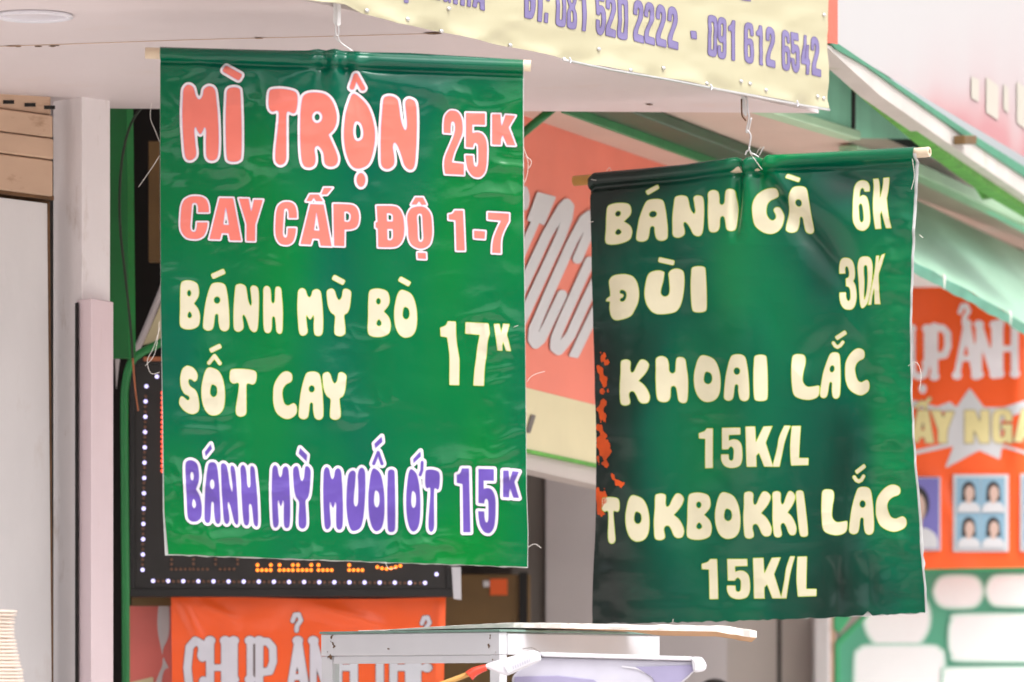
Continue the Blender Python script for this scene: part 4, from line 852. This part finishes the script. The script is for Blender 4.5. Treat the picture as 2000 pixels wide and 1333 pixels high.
# flat ceiling of the right-hand porch with beams
ZC = EYE+1.388
def bp(s, k, z): p = OB+AB*s+NB*k; return (p[0], p[1], z)
def bbox(name, s0, s1, k0, k1, z0, z1, m, parent, bevel=0.):
    return prism(name, [bp(s0, k0, 0)[:2], bp(s0, k1, 0)[:2], bp(s1, k1, 0)[:2], bp(s1, k0, 0)[:2]], z0, z1, m, parent, bevel)
pc = thing('porch_ceiling', 'beige porch ceiling with green beams above the coral sign', 'ceiling', bp(2, .3, ZC))
bbox('ceiling_board', -.6, 6, -.05, .60, ZC, ZC+.05, M['beige'], pc)
bbox('green_beam', -.6, 6, .245, .345, ZC-.03, ZC-.001, M['darkgreen'], pc, .004)
bbox('green_beam', -.6, 6, .235, .245, ZC-.05, ZC-.001, M['green'], pc, .002)
tag(pxtube('green_brace', [(1012, 268), (1085, 208)], FR(12.1), 8.5, M['green'], None, seg=12), 'short slanted green brace under the canopy beside the bright green banner', 'brace')
# green inner face, dark slot, cornice
gf = thing('green_fascia', 'green painted sheet wall under the sloping white beam at the right', 'wall', tuple(BW(.62)(np.array(1700.), np.array(220.))))
slab('green_sheet', [(1440, 60), (1640, 60), (1880, 285), (1822, 272), (1672, 270), (1664, 258), (1440, 190)], BW(.62), .02, M['greenwall'], gf)
slab('seam', [(1663, 172), (1668, 172), (1668, 268), (1663, 266)], BW(.62), .006, M['dark'], gf, off=.004)
slab('dark_slot', [(1668, 262), (1860, 266), (1880, 300), (1668, 298)], BW(.55), .02, M['dark'], gf)
slab('green_sheet', [(1660, 292), (1880, 288), (2040, 432), (2040, 470), (1790, 335), (1660, 298)], BW(.60), .02, M['greenwall'], gf)
slab('cornice', [(1440, 186), (1666, 256), (1667, 274), (1440, 206)], BW(.62), .05, M['palegreen'], gf, off=.02, bevel=.004)
slab('cornice', [(1660, 284), (1790, 322), (2040, 438), (2040, 462), (1790, 346), (1660, 300)], BW(.60), .05, M['palegreen'], gf, off=.02, bevel=.004)
# sloping white beam with mossy edge
wb = thing('white_beam', 'white sloping beam with a mossy green lower edge below the pale sign', 'beam', tuple(BW(.78)(np.array(1800.), np.array(230.))))
slab('beam_face', [(1606, 84), (1634, 95), (1690, 128), (1884, 266), (2040, 372), (2040, 408), (1866, 290), (1720, 188), (1660, 134)], BW(.834), .05, M['beam'], wb)
slab('green_flashing', [(1616, 80), (1634, 86), (1892, 260), (2040, 352), (2040, 374), (1884, 268), (1690, 130), (1630, 96)], BW(.836), .03, M['flash'], wb, off=.004)
slab('mossy_edge', [(1660, 132), (1720, 186), (1866, 288), (2040, 406), (2040, 432), (1940, 372), (1850, 306), (1740, 214), (1688, 168)], BW(.8), .04, M['moss'], wb)
slab('brown_block', rect(1885, 265, 1908, 282), BW(.87), .03, M['brown'], wb, bevel=.003)
slab('green_corner_plate', [(1880, 318), (1942, 372), (1938, 388), (1925, 390)], BW(.72), .01, M['moss'], wb)
# sign above; its blown-out white is painted into the colour
ss = thing('pale_sign', 'large white and pink sign board at the upper right', 'sign', tuple(BW(.835)(np.array(1820.), np.array(60.))))
gx_ = np.linspace(1632, 2060, 90); gt = np.linspace(0, 1, 60); UX, TT = np.meshgrid(gx_, gt)
lowy = 88+(UX-1632)*.595; YY = lowy-TT*(lowy+420)
hgt = lowy-YY; tn = np.exp(-hgt/(3+(UX-1632)*.33))*(.1+.9*sstep(1680, 1960, UX))*(1+.8*vn(UX/26, YY/160, 71))
PS = BW(.835)
M['glare'] = tone_mat('blown_out_print', [(0, (190, 187, 187)), (.35, (191, 176, 177)), (.7, (192, 152, 154)), (1, (190, 128, 132))], .4)
obj('sign_face', PS(UX.ravel(), YY.ravel()), gridfaces(60, 90), M['glare'], ss, smooth=True, tone=np.clip(tn, 0, 1).ravel())
M['paley'] = mat('pale_yellow', (196, 189, 176), .4, .03)
lettering('pale_lettering', [('poly', [(1924, 150), (1948, 168), (1948, 236), (1924, 220)]), ('poly', [(1958, 165), (1968, 172), (1968, 222), (1958, 214)]), ('poly', [(1984, 160), (2012, 178), (2012, 262), (1984, 240)]), ('poly', [(1895, 150), (1910, 156), (1910, 200), (1895, 192)])], PS, M['paley'], ss, 0, 3, .003)
slab('red_frame', [(1612, -400), (1632, -400), (1632, 88), (1612, 84)], PS, .05, M['redframe'], ss, off=.006, bevel=.003)
slab('frame_gap', [(1604, -400), (1614, -400), (1614, 86), (1604, 84)], PS, .05, M['rust'], ss, off=-.03)
bbox('sign_body', 0.2, 5.4, .70, .82, EYE+1.72, EYE+3.2, M['white'], ss)
# awning
aw = thing('awning', 'pale green awning sloping down over the orange red photo banner at the right', 'awning', tuple(BW(.6)(np.array(1890.), np.array(500.))))
nu, nv = 50, 14; V = []
def at_(u, v):
    up = BW(.42)(np.array(1740+320*u), np.array(366+155*u)); lo = BW(.78)(np.array(1740+320*u), np.array(484+180*u+1.2*math.sin(u*9)))
    p = up*(1-v)+lo*v; p[2] -= .03*math.sin(math.pi*v); p += NB*.003*math.sin(u*30)*v; return p
for j in range(nv):
    for i in range(nu): V.append(at_(i/(nu-1), j/(nv-1)))
obj('awning_cloth', V, gridfaces(nv, nu), M['awning'], aw, smooth=True)
V = []
for j in range(4):
    for i in range(nu):
        p = at_(i/(nu-1), 1.); p = p+np.array([0, 0, -.028*j/3-(.002*abs(math.sin(i*.9)) if j == 3 else 0)])+NB*.002*math.sin(i*.7+j); V.append(p)
obj('valance', V, gridfaces(4, nu), M['valance'], aw, smooth=True)
for u in (.32, .72): tube('awning_rope', [at_(u, .93), at_(u+.01, 1.0), at_(u+.005, 1.0)-np.array([0, 0, .03])], .003, M['thread'], aw, seg=6)
tag(slab('beige_wall', [(1700, 340), (2060, 460), (2060, 1300), (1700, 1300)], BW(-.25), .1, M['beigew'], None), 'beige shop wall behind the green awning', 'wall')
tag(slab('dark_window', [(1836, 400), (1902, 414), (1902, 440), (1836, 426)], BW(.05), .02, M['dark'], None), 'dark rectangular opening just above the green awning', 'opening')
# right photo banner
rp = thing('photo_banner', 'orange red banner with pale lettering, a white starburst and portrait photos at the right edge', 'banner', tuple(px_d(1900, 830, 15.4)))
PRP = FR(15.4)
def dRP(px, py): return .008*fbm(px/110, py/140, 81, 2)+1e-3*crease(px, py, 1800, 900, 1900, 1100, 20, 7)+1e-3*crease(px, py, 1990, 560, 1985, 1100, 20, 9)
def SRP(px, py, off=0.): px = np.asarray(px, float); py = np.asarray(py, float); return PRP(px, py, dRP(px, py)+off)
G = coons([(1690, 563), (1900, 560), (2120, 556)], [(1690, 1114), (2120, 1106)], [(1690, 563), (1690, 1114)], [(2120, 556), (2120, 1106)], 110, 120)
obj('banner_sheet', SRP(G[..., 0].ravel(), G[..., 1].ravel()), gridfaces(120, 110), M['redv'], rp, smooth=True)
L = []
for ch, x0, x1, y0, y1 in (('C', 1690, 1730, 640, 740), ('H', 1732, 1774, 640, 740), ('U', 1774, 1816, 638, 740), ('P', 1818, 1857, 635, 740), ('A', 1864, 1912, 628, 738), ('N', 1906, 1948, 630, 736), ('H', 1946, 1988, 628, 735), ('T', 2000, 2040, 626, 734)): L += wl_(ch, x0, y0, x1, y1, 7.)
L += hook(1884, 612, 18)+[('ell', 1802, 760, 7, 9)]
lettering('lettering', L, SRP, M['i_greyr'], rp, .5, 3, .001, label='pale knobbed lettering CHỤP ẢNH')
lettering('starburst', [('poly', [(1894, 758), (1922, 796), (1960, 796), (2010, 780), (2010, 800), (1956, 822), (1956, 868), (2010, 884), (2010, 890), (1957, 874), (1953, 898), (1912, 880), (1845, 916), (1862, 872), (1740, 899), (1740, 890), (1850, 866), (1855, 806), (1740, 792), (1740, 770), (1830, 795), (1855, 785), (1868, 796)])], SRP, M['shirt'], rp, 0, 3, .001)
L = [g(I, 'L', 1732, 802, 1768, 866), g(I, 'A', 1778, 802, 1824, 866), g(I, 'Y', 1818, 802, 1864, 866), g(I, 'N', 1884, 802, 1932, 866), g(I, 'G', 1938, 800, 1976, 866), g(I, 'A', 1980, 800, 2026, 866), ('pl', [(1790, 796), (1800, 786), (1808, 796)], 3), ('bar', 1808, 788, 1816, 779, 3)]
lettering('gold_lettering', L, SRP, M['i_gold'], rp, 1.6, 2.5, .0022, label='pale gold lettering LẤY NGAY')
def card(x0, y0, x1, y1, bgm, border, cells):
    o = slab('photo_card', rect(x0, y0, x1, y1), Plane(PRP(np.array((x0+x1)/2), np.array((y0+y1)/2), .012), (0, -1, 0)), .008, M['shirt'], rp)
    pl_ = Plane(PRP(np.array((x0+x1)/2), np.array((y0+y1)/2), .014), (0, -1, 0))
    W_, H_ = cells; cw_ = (x1-x0-2*border)/W_; ch_ = (y1-y0-2*border)/H_
    for a in range(W_):
        for b in range(H_):
            X0 = x0+border+a*cw_; Y0 = y0+border+b*ch_
            slab('photo_background', rect(X0, Y0, X0+cw_-1, Y0+ch_*.99), pl_, .001, M[bgm], o)
            cx_ = X0+cw_*.5; s = ch_
            lettering('portrait_hair', [('ell', cx_, Y0+s*.36, cw_*.27, s*.25), ('poly', [(cx_-cw_*.27, Y0+s*.36), (cx_+cw_*.27, Y0+s*.36), (cx_+cw_*.3, Y0+s*.66), (cx_-cw_*.3, Y0+s*.66)] if W_ > 1 else [(cx_-1, Y0+s*.3), (cx_+1, Y0+s*.3), (cx_+1, Y0+s*.31)])], pl_, M['hair'], o, 0, 2, .001)
            lettering('portrait_face', [('ell', cx_+(1.5 if W_ > 1 else 0), Y0+s*(.44 if W_ > 1 else .42), cw_*.19, s*.21), ('poly', [(cx_-cw_*.1, Y0+s*.5), (cx_+cw_*.1, Y0+s*.5), (cx_+cw_*.12, Y0+s*.75), (cx_-cw_*.12, Y0+s*.75)])], pl_, M['skin'], o, 0, 2, .002)
            lettering('portrait_shirt', [('smooth', ' '.join('%g,%g%s' % (cx_+p*cw_, Y0+q*s, c) for p, q, c in ((-.47, .98, '*'), (-.42, .8, ''), (-.2, .7, ''), (0, .73, ''), (.2, .7, ''), (.42, .8, ''), (.47, .98, '*'))))], pl_, M['shirt'], o, 0, 2, .003)
card(1745, 932, 1837, 1076, 'violet', 2, (1, 1))
card(1862, 927, 1970, 1078, 'blue', 6, (2, 2))
card(1993, 926, 2100, 1077, 'blue', 6, (2, 2))
# green notice board with white panels
nb = thing('notice_board', 'green notice board with white rounded panels at the lower right corner', 'notice board', tuple(px_d(1850, 1250, 15.6)))
PN = FR(15.6)
slab('board_sheet', [(1634, 1256), (1700, 1190), (1700, 1106), (2120, 1106), (2120, 1500), (1634, 1500)], PN, .03, M['board'], nb, bevel=.004)
slab('green_rim', [(1630, 1258), (1634, 1250), (1704, 1184), (1704, 1194), (1640, 1262), (1640, 1500), (1630, 1500)], PN, .05, M['rim'], nb, off=.01, bevel=.003)
slab('top_rail', [(1700, 1104), (2120, 1104), (2120, 1116), (1700, 1116)], PN, .04, M['rim'], nb, off=.012, bevel=.003)
tag(slab('green_bracket', [(1628, 1186), (1676, 1186), (1640, 1238), (1628, 1230)], FR(15.5), .02, M['rim'], None, bevel=.004), 'small green bracket left of the notice board', 'bracket')
def rr(x0, y0, x1, y1, r): return ('smooth', ' '.join('%g,%g' % p for p in ((x0+r, y0), (x1-r, y0), (x1-r*.3, y0+r*.3), (x1, y0+r), (x1, y1-r), (x1-r*.3, y1-r*.3), (x1-r, y1), (x0+r, y1), (x0+r*.3, y1-r*.3), (x0, y1-r), (x0, y0+r), (x0+r*.3, y0+r*.3))))
wp = [[('ell', 1752, 1208, 60, 62)], [rr(1674, 1266, 1840, 1460, 26)], [rr(1829, 1130, 1914, 1182, 22)], [rr(1931, 1129, 2040, 1179, 22)], [rr(1859, 1206, 2080, 1286, 22)], [rr(1846, 1310, 2080, 1400, 18)]]
for q in wp:
    lettering('white_panel', q, PN, M['i_panel'], nb, 9, 3, .002+.0012*wp.index(q))
# bottom centre background
fw = thing('panel_wall', 'beige wall panels with dark joints behind the cardboard sheet', 'wall', tuple(px_d(1500, 1270, 16.5)))
slab('wall_panel', rect(1370, 1100, 1518, 2300), FR(16.5), .05, M['beigew'], fw)
slab('wall_panel', rect(1526, 1100, 1604, 2300), FR(16.5), .05, M['beigew'], fw)
slab('dark_joint', rect(1517, 1100, 1527, 2300), FR(16.5), .02, M['dark'], fw, off=-.01)
slab('dark_joint', rect(1373, 1100, 1386, 2300), FR(16.5), .02, M['greyd'], fw, off=.006)
slab('white_post', rect(1588, 1100, 1622, 2300), FR(16.4), .06, M['white'], fw, bevel=.01)
slab('brown_edge', rect(1621, 1180, 1632, 2300), FR(16.45), .05, M['shutter'], fw)
sp = thing('striped_panel', 'pink panel with white upright stripes behind the cart lamp', 'panel', tuple(px_d(1330, 1270, 15)))
slab('pink_sheet', rect(1180, 1196, 1374, 1500), FR(15.), .02, M['pinks'], sp)
for x in (1200, 1228, 1262, 1294, 1312, 1334): slab('white_stripe', rect(x, 1240 if x != 1262 else 1246, x+10, 1500), FR(15.), .004, M['letterw'], sp, off=.003)
hv = []; hf = []; hp = px_d(1396, 1352, 13.5)
for j in range(9):
    for k in range(20):
        a = math.pi*j/8; b = 2*math.pi*k/20; hv.append(hp+np.array([.045*math.sin(a)*math.cos(b), .045*math.sin(a)*math.sin(b), .036*math.cos(a)]))
for j in range(8):
    for k in range(20): hf.append([j*20+k, j*20+(k+1) % 20, (j+1)*20+(k+1) % 20, (j+1)*20+k])
tag(obj('black_knob', hv, hf, M['black'], None, smooth=True, loc=hp), 'black rounded top peeking in at the bottom edge beside the pink striped panel', 'knob')

# building mass with an unseen top, added to keep the bays dark
bm_ = thing('shop_building', 'added building mass behind the hanging banners, its unseen top shading the dark bays', 'building', (0, 16, 0))
prism('shade_roof', [(-4, 11.9), (.5, 11.9), (.6, 14.4), (.9, 18.5), (-4, 18.5)], EYE+1.75, EYE+1.9, M['soffit'], bm_)
prism('rear_wall', [(-4, 18.0), (3.2, 18.0), (3.2, 18.4), (-4, 18.4)], 0, EYE+1.75, M['beigew'], bm_)
prism('side_wall', [(-1.6, 12.2), (-1.45, 12.2), (-1.45, 18.), (-1.6, 18.)], 0, EYE+1.75, M['dark'], bm_)

# ------------------------------------------------------------------ food cart with glass case
ct = thing('food_cart', 'white aluminium food cart with glass panes at the bottom of the view', 'food cart', (*PX(975, 10.4), 0))
C0 = px_d(975, 1235, 10.2); CLd = px_d(627, 1239, 10.62); CRt = px_d(1288, 1245, 10.75)
ux = (CLd-C0); uy = (CRt-C0); ux[2] = 0; uy[2] = 0; LU = np.linalg.norm(ux); LV = np.linalg.norm(uy); ux /= LU; uy /= LV
def ctp(a, b): p = C0+ux*a+uy*b; return (p[0], p[1])
def cbox(name, a0, a1, b0, b1, z0, z1, m, bevel=.0015, par=None):
    f = [ctp(a0, b0), ctp(a1, b0), ctp(a1, b1), ctp(a0, b1)]
    ar = sum(f[i][0]*f[(i+1) % 4][1]-f[(i+1) % 4][0]*f[i][1] for i in range(4))
    return prism(name, f if ar > 0 else f[::-1], z0, z1, m, par or ct, bevel)
zt = C0[2]; zb = EYE+(HORIZON-1279)/F*10.2; zr = EYE+(HORIZON-1295)/F*10.2
cbox('top_rail', .0, LU, 0, .03, zb, zt, M['alu'])
cbox('top_rail', -.001, .03, .031, LV, zb, zt-.002, M['alu'])
cbox('top_rail', LU-.03, LU, .031, LV, zb, zt-.002, M['alu'])
cbox('corner_post', .0, .03, .002, .03, .95, zb-.0005, M['alu'])
cbox('corner_post', LU-.035, LU, .002, .03, .95, zb-.0005, M['alu'])
cbox('corner_post', .0, .03, LV-.03, LV, .95, zb-.0005, M['alu'])
cbox('inner_rail', .031, LU-.036, .004, .026, zr, zb-.0008, M['alu'])
cbox('glass_pane', .031, LU-.036, .012, .016, .97, zr-.0005, M['glass'], 0)
cbox('glass_pane', .012, .016, .031, LV-.031, .97, zb-.0008, M['glass'], 0)
cbox('glass_top', -.004, LU+.002, -.004, LV, zt+.0006, zt+.0056, M['glassedge'], .001)
cbox('counter', -.03, LU+.03, -.03, LV+.03, .06, .95, M['alu'], .004)
for a in (.05, LU-.05):
    cbox('foot', a-.025, a+.025, .05, .1, 0, .06, M['black'])
nf = np.array([-ux[1], ux[0], 0]); nf = nf if nf[1] < 0 else -nf
CF = Plane(C0, nf)
lettering('paint_chip', [('ell', 648, 1248, 4, 9), ('ell', 652, 1262, 3, 6), ('ell', 645, 1284, 4, 6), ('ell', 958, 1244, 3, 6), ('ell', 962, 1287, 2.5, 5), ('ell', 955, 1262, 2, 5), ('ell', 760, 1268, 2, 1.5), ('ell', 860, 1250, 1.5, 1.2)], CF, M['rust'], ct, 0, 1., .0006, warp=lambda X, Y: 8*vn(X/2.6, Y/3, 91)+2)
for x in (640, 968): pxtube('rivet', [(x, 1274), (x+.6, 1274)], CF, 2., M['steel'], ct, off=.0005, seg=8, sub=1)
# cardboard sheet on the cart
cdn = thing('cardboard_sheet', 'torn white faced cardboard sheet lying on top of the food cart', 'cardboard', tuple(px_d(1100, 1230, 10.3)))
z0 = zt+.0062
front = [(700, 10.62), (800, 10.52), (900, 10.4), (1000, 10.28), (1100, 10.26), (1200, 10.28), (1300, 10.3), (1400, 10.34), (1428, 10.36), (1436, 10.41), (1446, 10.37), (1456, 10.42), (1464, 10.38), (1478, 10.44)]
Vt = []; n = len(front)
r_ = random.Random(3)
def zoff(x): return .0035*math.sin((x-700)/160)+(.0 if x < 1400 else -(x-1400)*.00014)
rows = [(0, 0), (0, .0095), (.003, .0105), (.16, .0105), (.34, .0105)]
xs_ = np.linspace(700, 1478, 60)
for dd, zz in rows:
    for x in xs_:
        d = np.interp(x, [f[0] for f in front], [f[1] for f in front])+dd+(.004*r_.random() if dd == 0 else 0)
        k = 1 if x > 1000 else max(.18, (x-700)/300)
        Vt.append((*PX(x+(0 if x < 1440 else -dd*30), d), z0+zoff(x)+zz*k+((.0018 if x < 1400 else .0045)*r_.random()*(x > 1270) if zz else (-.003*r_.random()*(x > 1400)))))
nx = len(xs_)
obj('white_face', Vt, gridfaces(5, nx), M['card'], cdn, smooth=False)
Vb = []
for dd in (.006, .17, .34):
    for x in xs_:
        d = np.interp(x, [f[0] for f in front], [f[1] for f in front])+dd+.0015
        Vb.append((*PX(x+(0 if x < 1440 else -dd*30), d), z0+zoff(x)+.0004-.007*dd/.34*max(0., min(1., (x-1230)/60))))
obj('brown_underside', Vb, [f[::-1] for f in gridfaces(3, nx)], M['cardb'], cdn)
Vc = []; Fc = []
for i in range(110):                                                # open flutes along the torn front edge
    x = 1180+i*2.1
    d = np.interp(x, [f[0] for f in front], [f[1] for f in front])-.0016; zz = z0+zoff(x)+.0012+.0018*(i % 2)
    p = len(Vc)
    for (a, b) in ((0, 0), (1.6, 0), (1.6, 1), (0, 1)): Vc.append((*PX(x+a, d), zz+b*.0012))
    Fc.append([p, p+1, p+2, p+3])
obj('fluted_edge', Vc, Fc, M['rust'], cdn)
# lamp on the cart
lp = thing('tube_lamp', 'lilac and white plastic tube lamp fixed below the cardboard sheet', 'lamp', tuple(px_d(1180, 1300, 10.15)))
sL = [(1048, 1272), (1064, 1284), (1040, 1316), (1000, 1352), (960, 1352), (968, 1312)]
sR = [(1340, 1284), (1362, 1288), (1366, 1306), (1330, 1352), (1290, 1352), (1300, 1312)]
V = [px_d(x, y, 10.05 if i in (2, 3) else (10.1 if i in (1, 4) else 10.16)) for i, (x, y) in enumerate(sL)]
V += [px_d(x, y, 10.2 if i in (2, 3) else (10.25 if i in (1, 4) else 10.3)) for i, (x, y) in enumerate(sR)]
tv = [(1050, 1274), (1352, 1283), (1356, 1291), (1060, 1283)]
slab('top_housing', tv, FR(10.06), .06, M['plastic'], lp, bevel=.002)
slab('diffuser', [(1022, 1300), (1060, 1284), (1356, 1292), (1362, 1306), (1338, 1330), (1320, 1346), (1000, 1346), (1000, 1322)], FR(10.07), .05, M['lilac'], lp, bevel=.006)
M['lilacd'] = mat('shaded_lilac_plastic', (162, 156, 188), .2, .1, 9)  # shading on the diffuser, painted as darker lilac sheets
slab('diffuser_shading', [(1240, 1303), (1350, 1299), (1360, 1306), (1332, 1330), (1318, 1345), (1286, 1345), (1272, 1322)], FR(10.07), .004, M['lilacd'], lp, off=.003, bevel=.001)
slab('diffuser_shading', [(1005, 1322), (1090, 1320), (1160, 1328), (1180, 1345), (1003, 1345)], FR(10.07), .004, M['lilacd'], lp, off=.003, bevel=.001)
lettering('diffuser_rib', [('pl', [(1215, 1302), (1245, 1306), (1270, 1318), (1290, 1340)], 1.6)], FR(10.07), M['plastic'], lp, 0, 2, .0005, thick=.002)
slab('end_cap', [(947, 1298), (1040, 1270), (1054, 1274), (1058, 1290), (992, 1320), (984, 1319), (950, 1306)], FR(10.0), .05, M['plastic'], lp, bevel=.005)
slab('end_face', [(984, 1302), (1042, 1277), (1050, 1290), (992, 1316)], FR(10.0), .002, M['plastic'], lp, off=.003, bevel=.0008)
for i in range(8): slab('vent_slot', [(1001+i*4.6, 1301-i*2.1), (1002.6+i*4.6, 1300.4-i*2.1), (1003.6+i*4.6, 1307-i*2.1), (1002+i*4.6, 1308-i*2.1)], FR(10.0), .001, M['lilac'], lp, off=.0045)
slab('end_cap', [(1350, 1283), (1372, 1284), (1381, 1300), (1378, 1310), (1364, 1314), (1354, 1312)], FR(10.05), .06, M['plastic'], lp, bevel=.005)
pxtube('clip', [(1334, 1282), (1352, 1288), (1358, 1302), (1356, 1312)], FR(10.0), 1., M['steel'], lp, seg=6)
pxtube('lamp_wire', [(1020, 1268), (1040, 1266), (1056, 1276)], FR(9.98), .8, M['greyd'], lp, seg=6)
# stick with red tape
stc = thing('bamboo_stick', 'pale bamboo stick with a red taped end leaning across the cart glass', 'stick', tuple(px_d(900, 1320, 10.0)))
pxtube('stick', [(800, 1358), (870, 1334), (928, 1312)], FR(10.), 5.2, M['rodb'], stc, seg=10)
tube('red_tape', [px_d(916, 1321, 9.99), px_d(926, 1313, 9.99), px_d(938, 1308, 9.99), px_d(950, 1304, 9.99)], .011, M['redtape'], stc, seg=10, r1=.006)
pxtube('white_tie', [(944, 1305), (975, 1294), (1005, 1284)], FR(9.99), 1.6, M['plastic'], stc, seg=6)

# ------------------------------------------------------------------ stack of plates at the lower left
cab2 = tag(prism('side_table', [PX(-240, 9.6), PX(-240, 9.1), PX(30, 9.1), PX(30, 9.6)], 0, EYE-.085, M['alu'], None, .004), 'plain metal table carrying the stack of cream plates', 'table')
prof = [(.0, .004), (.055, .004), (.06, .0), (.064, .0), (.084, .011), (.09, .0148), (.0985, .0158), (.1, .0176), (.0985, .0198), (.084, .0165), (.062, .006), (0, .0055)]
yb = EYE-.085; first = None; npl = 38
for i in range(npl):
    z = yb+i*.0066+.0002; py = HORIZON-(z+.019-EYE)/9.3*F
    xe = np.interp(py, [1185, 1215, 1240, 1265, 1290, 1310, 1330, 1400, 1500], [34, 29, 29, 33, 40, 45, 48, 46, 46]); dy = 9.3
    cxp = (xe-1000)/F*dy-.1+rng.uniform(-.0012, .0012)
    if z+.02 > EYE+(HORIZON-1188)/F*9.3: break
    lab = 'cream melamine plate in the middle of the stack at the lower left'
    if first is None:
        V = []; Fc = []; S = 56
        for r_, h_ in prof:
            for k in range(S): V.append((cxp+r_*math.cos(2*math.pi*k/S), dy+r_*math.sin(2*math.pi*k/S), z+h_))
        for q in range(len(prof)-1):
            for k in range(S): Fc.append([q*S+k, q*S+(k+1) % S, (q+1)*S+(k+1) % S, (q+1)*S+k])
        p = obj('plate', V, Fc, M['plate'], None, smooth=True, loc=(cxp, dy, z)); first = p
        p['label'] = 'bottom cream melamine plate of the stack, resting on the metal table'
    else:
        p = first.copy(); COL.objects.link(p); p.location = (cxp, dy, z); p.rotation_euler = (rng.uniform(-.004, .004), rng.uniform(-.004, .004), rng.uniform(0, 6)); p['label'] = lab
    p['category'] = 'plate'; p['group'] = 'plates in the stack'; last = p
last['label'] = 'topmost cream melamine plate of the stack at the lower left'

# shophouses added behind the viewpoint, unseen, for the vinyl to mirror
M['plaster'] = mat('weathered_plaster', (176, 166, 156), .8, .15, .6, stain=(96, 88, 80), st=(.5, .75), sscale=.5)
M['window'] = mat('dark_window', (44, 48, 52), .3, .2, 1)
hs_ = thing('added_shophouse', 'unseen plaster row added over the road for the banners to mirror', 'building', (0, -16, 0))
prism('wall', [(-22, -20), (22, -20), (22, -16), (-22, -16)], 0, 6.8, M['plaster'], hs_)
for i in range(9):
    for z in (1.2, 4.9):
        x = -19+i*4.6; prism('window', [(x, -15.99), (x+2.4, -15.99), (x+2.4, -15.9), (x, -15.9)], z, z+1.9, M['window'], hs_)
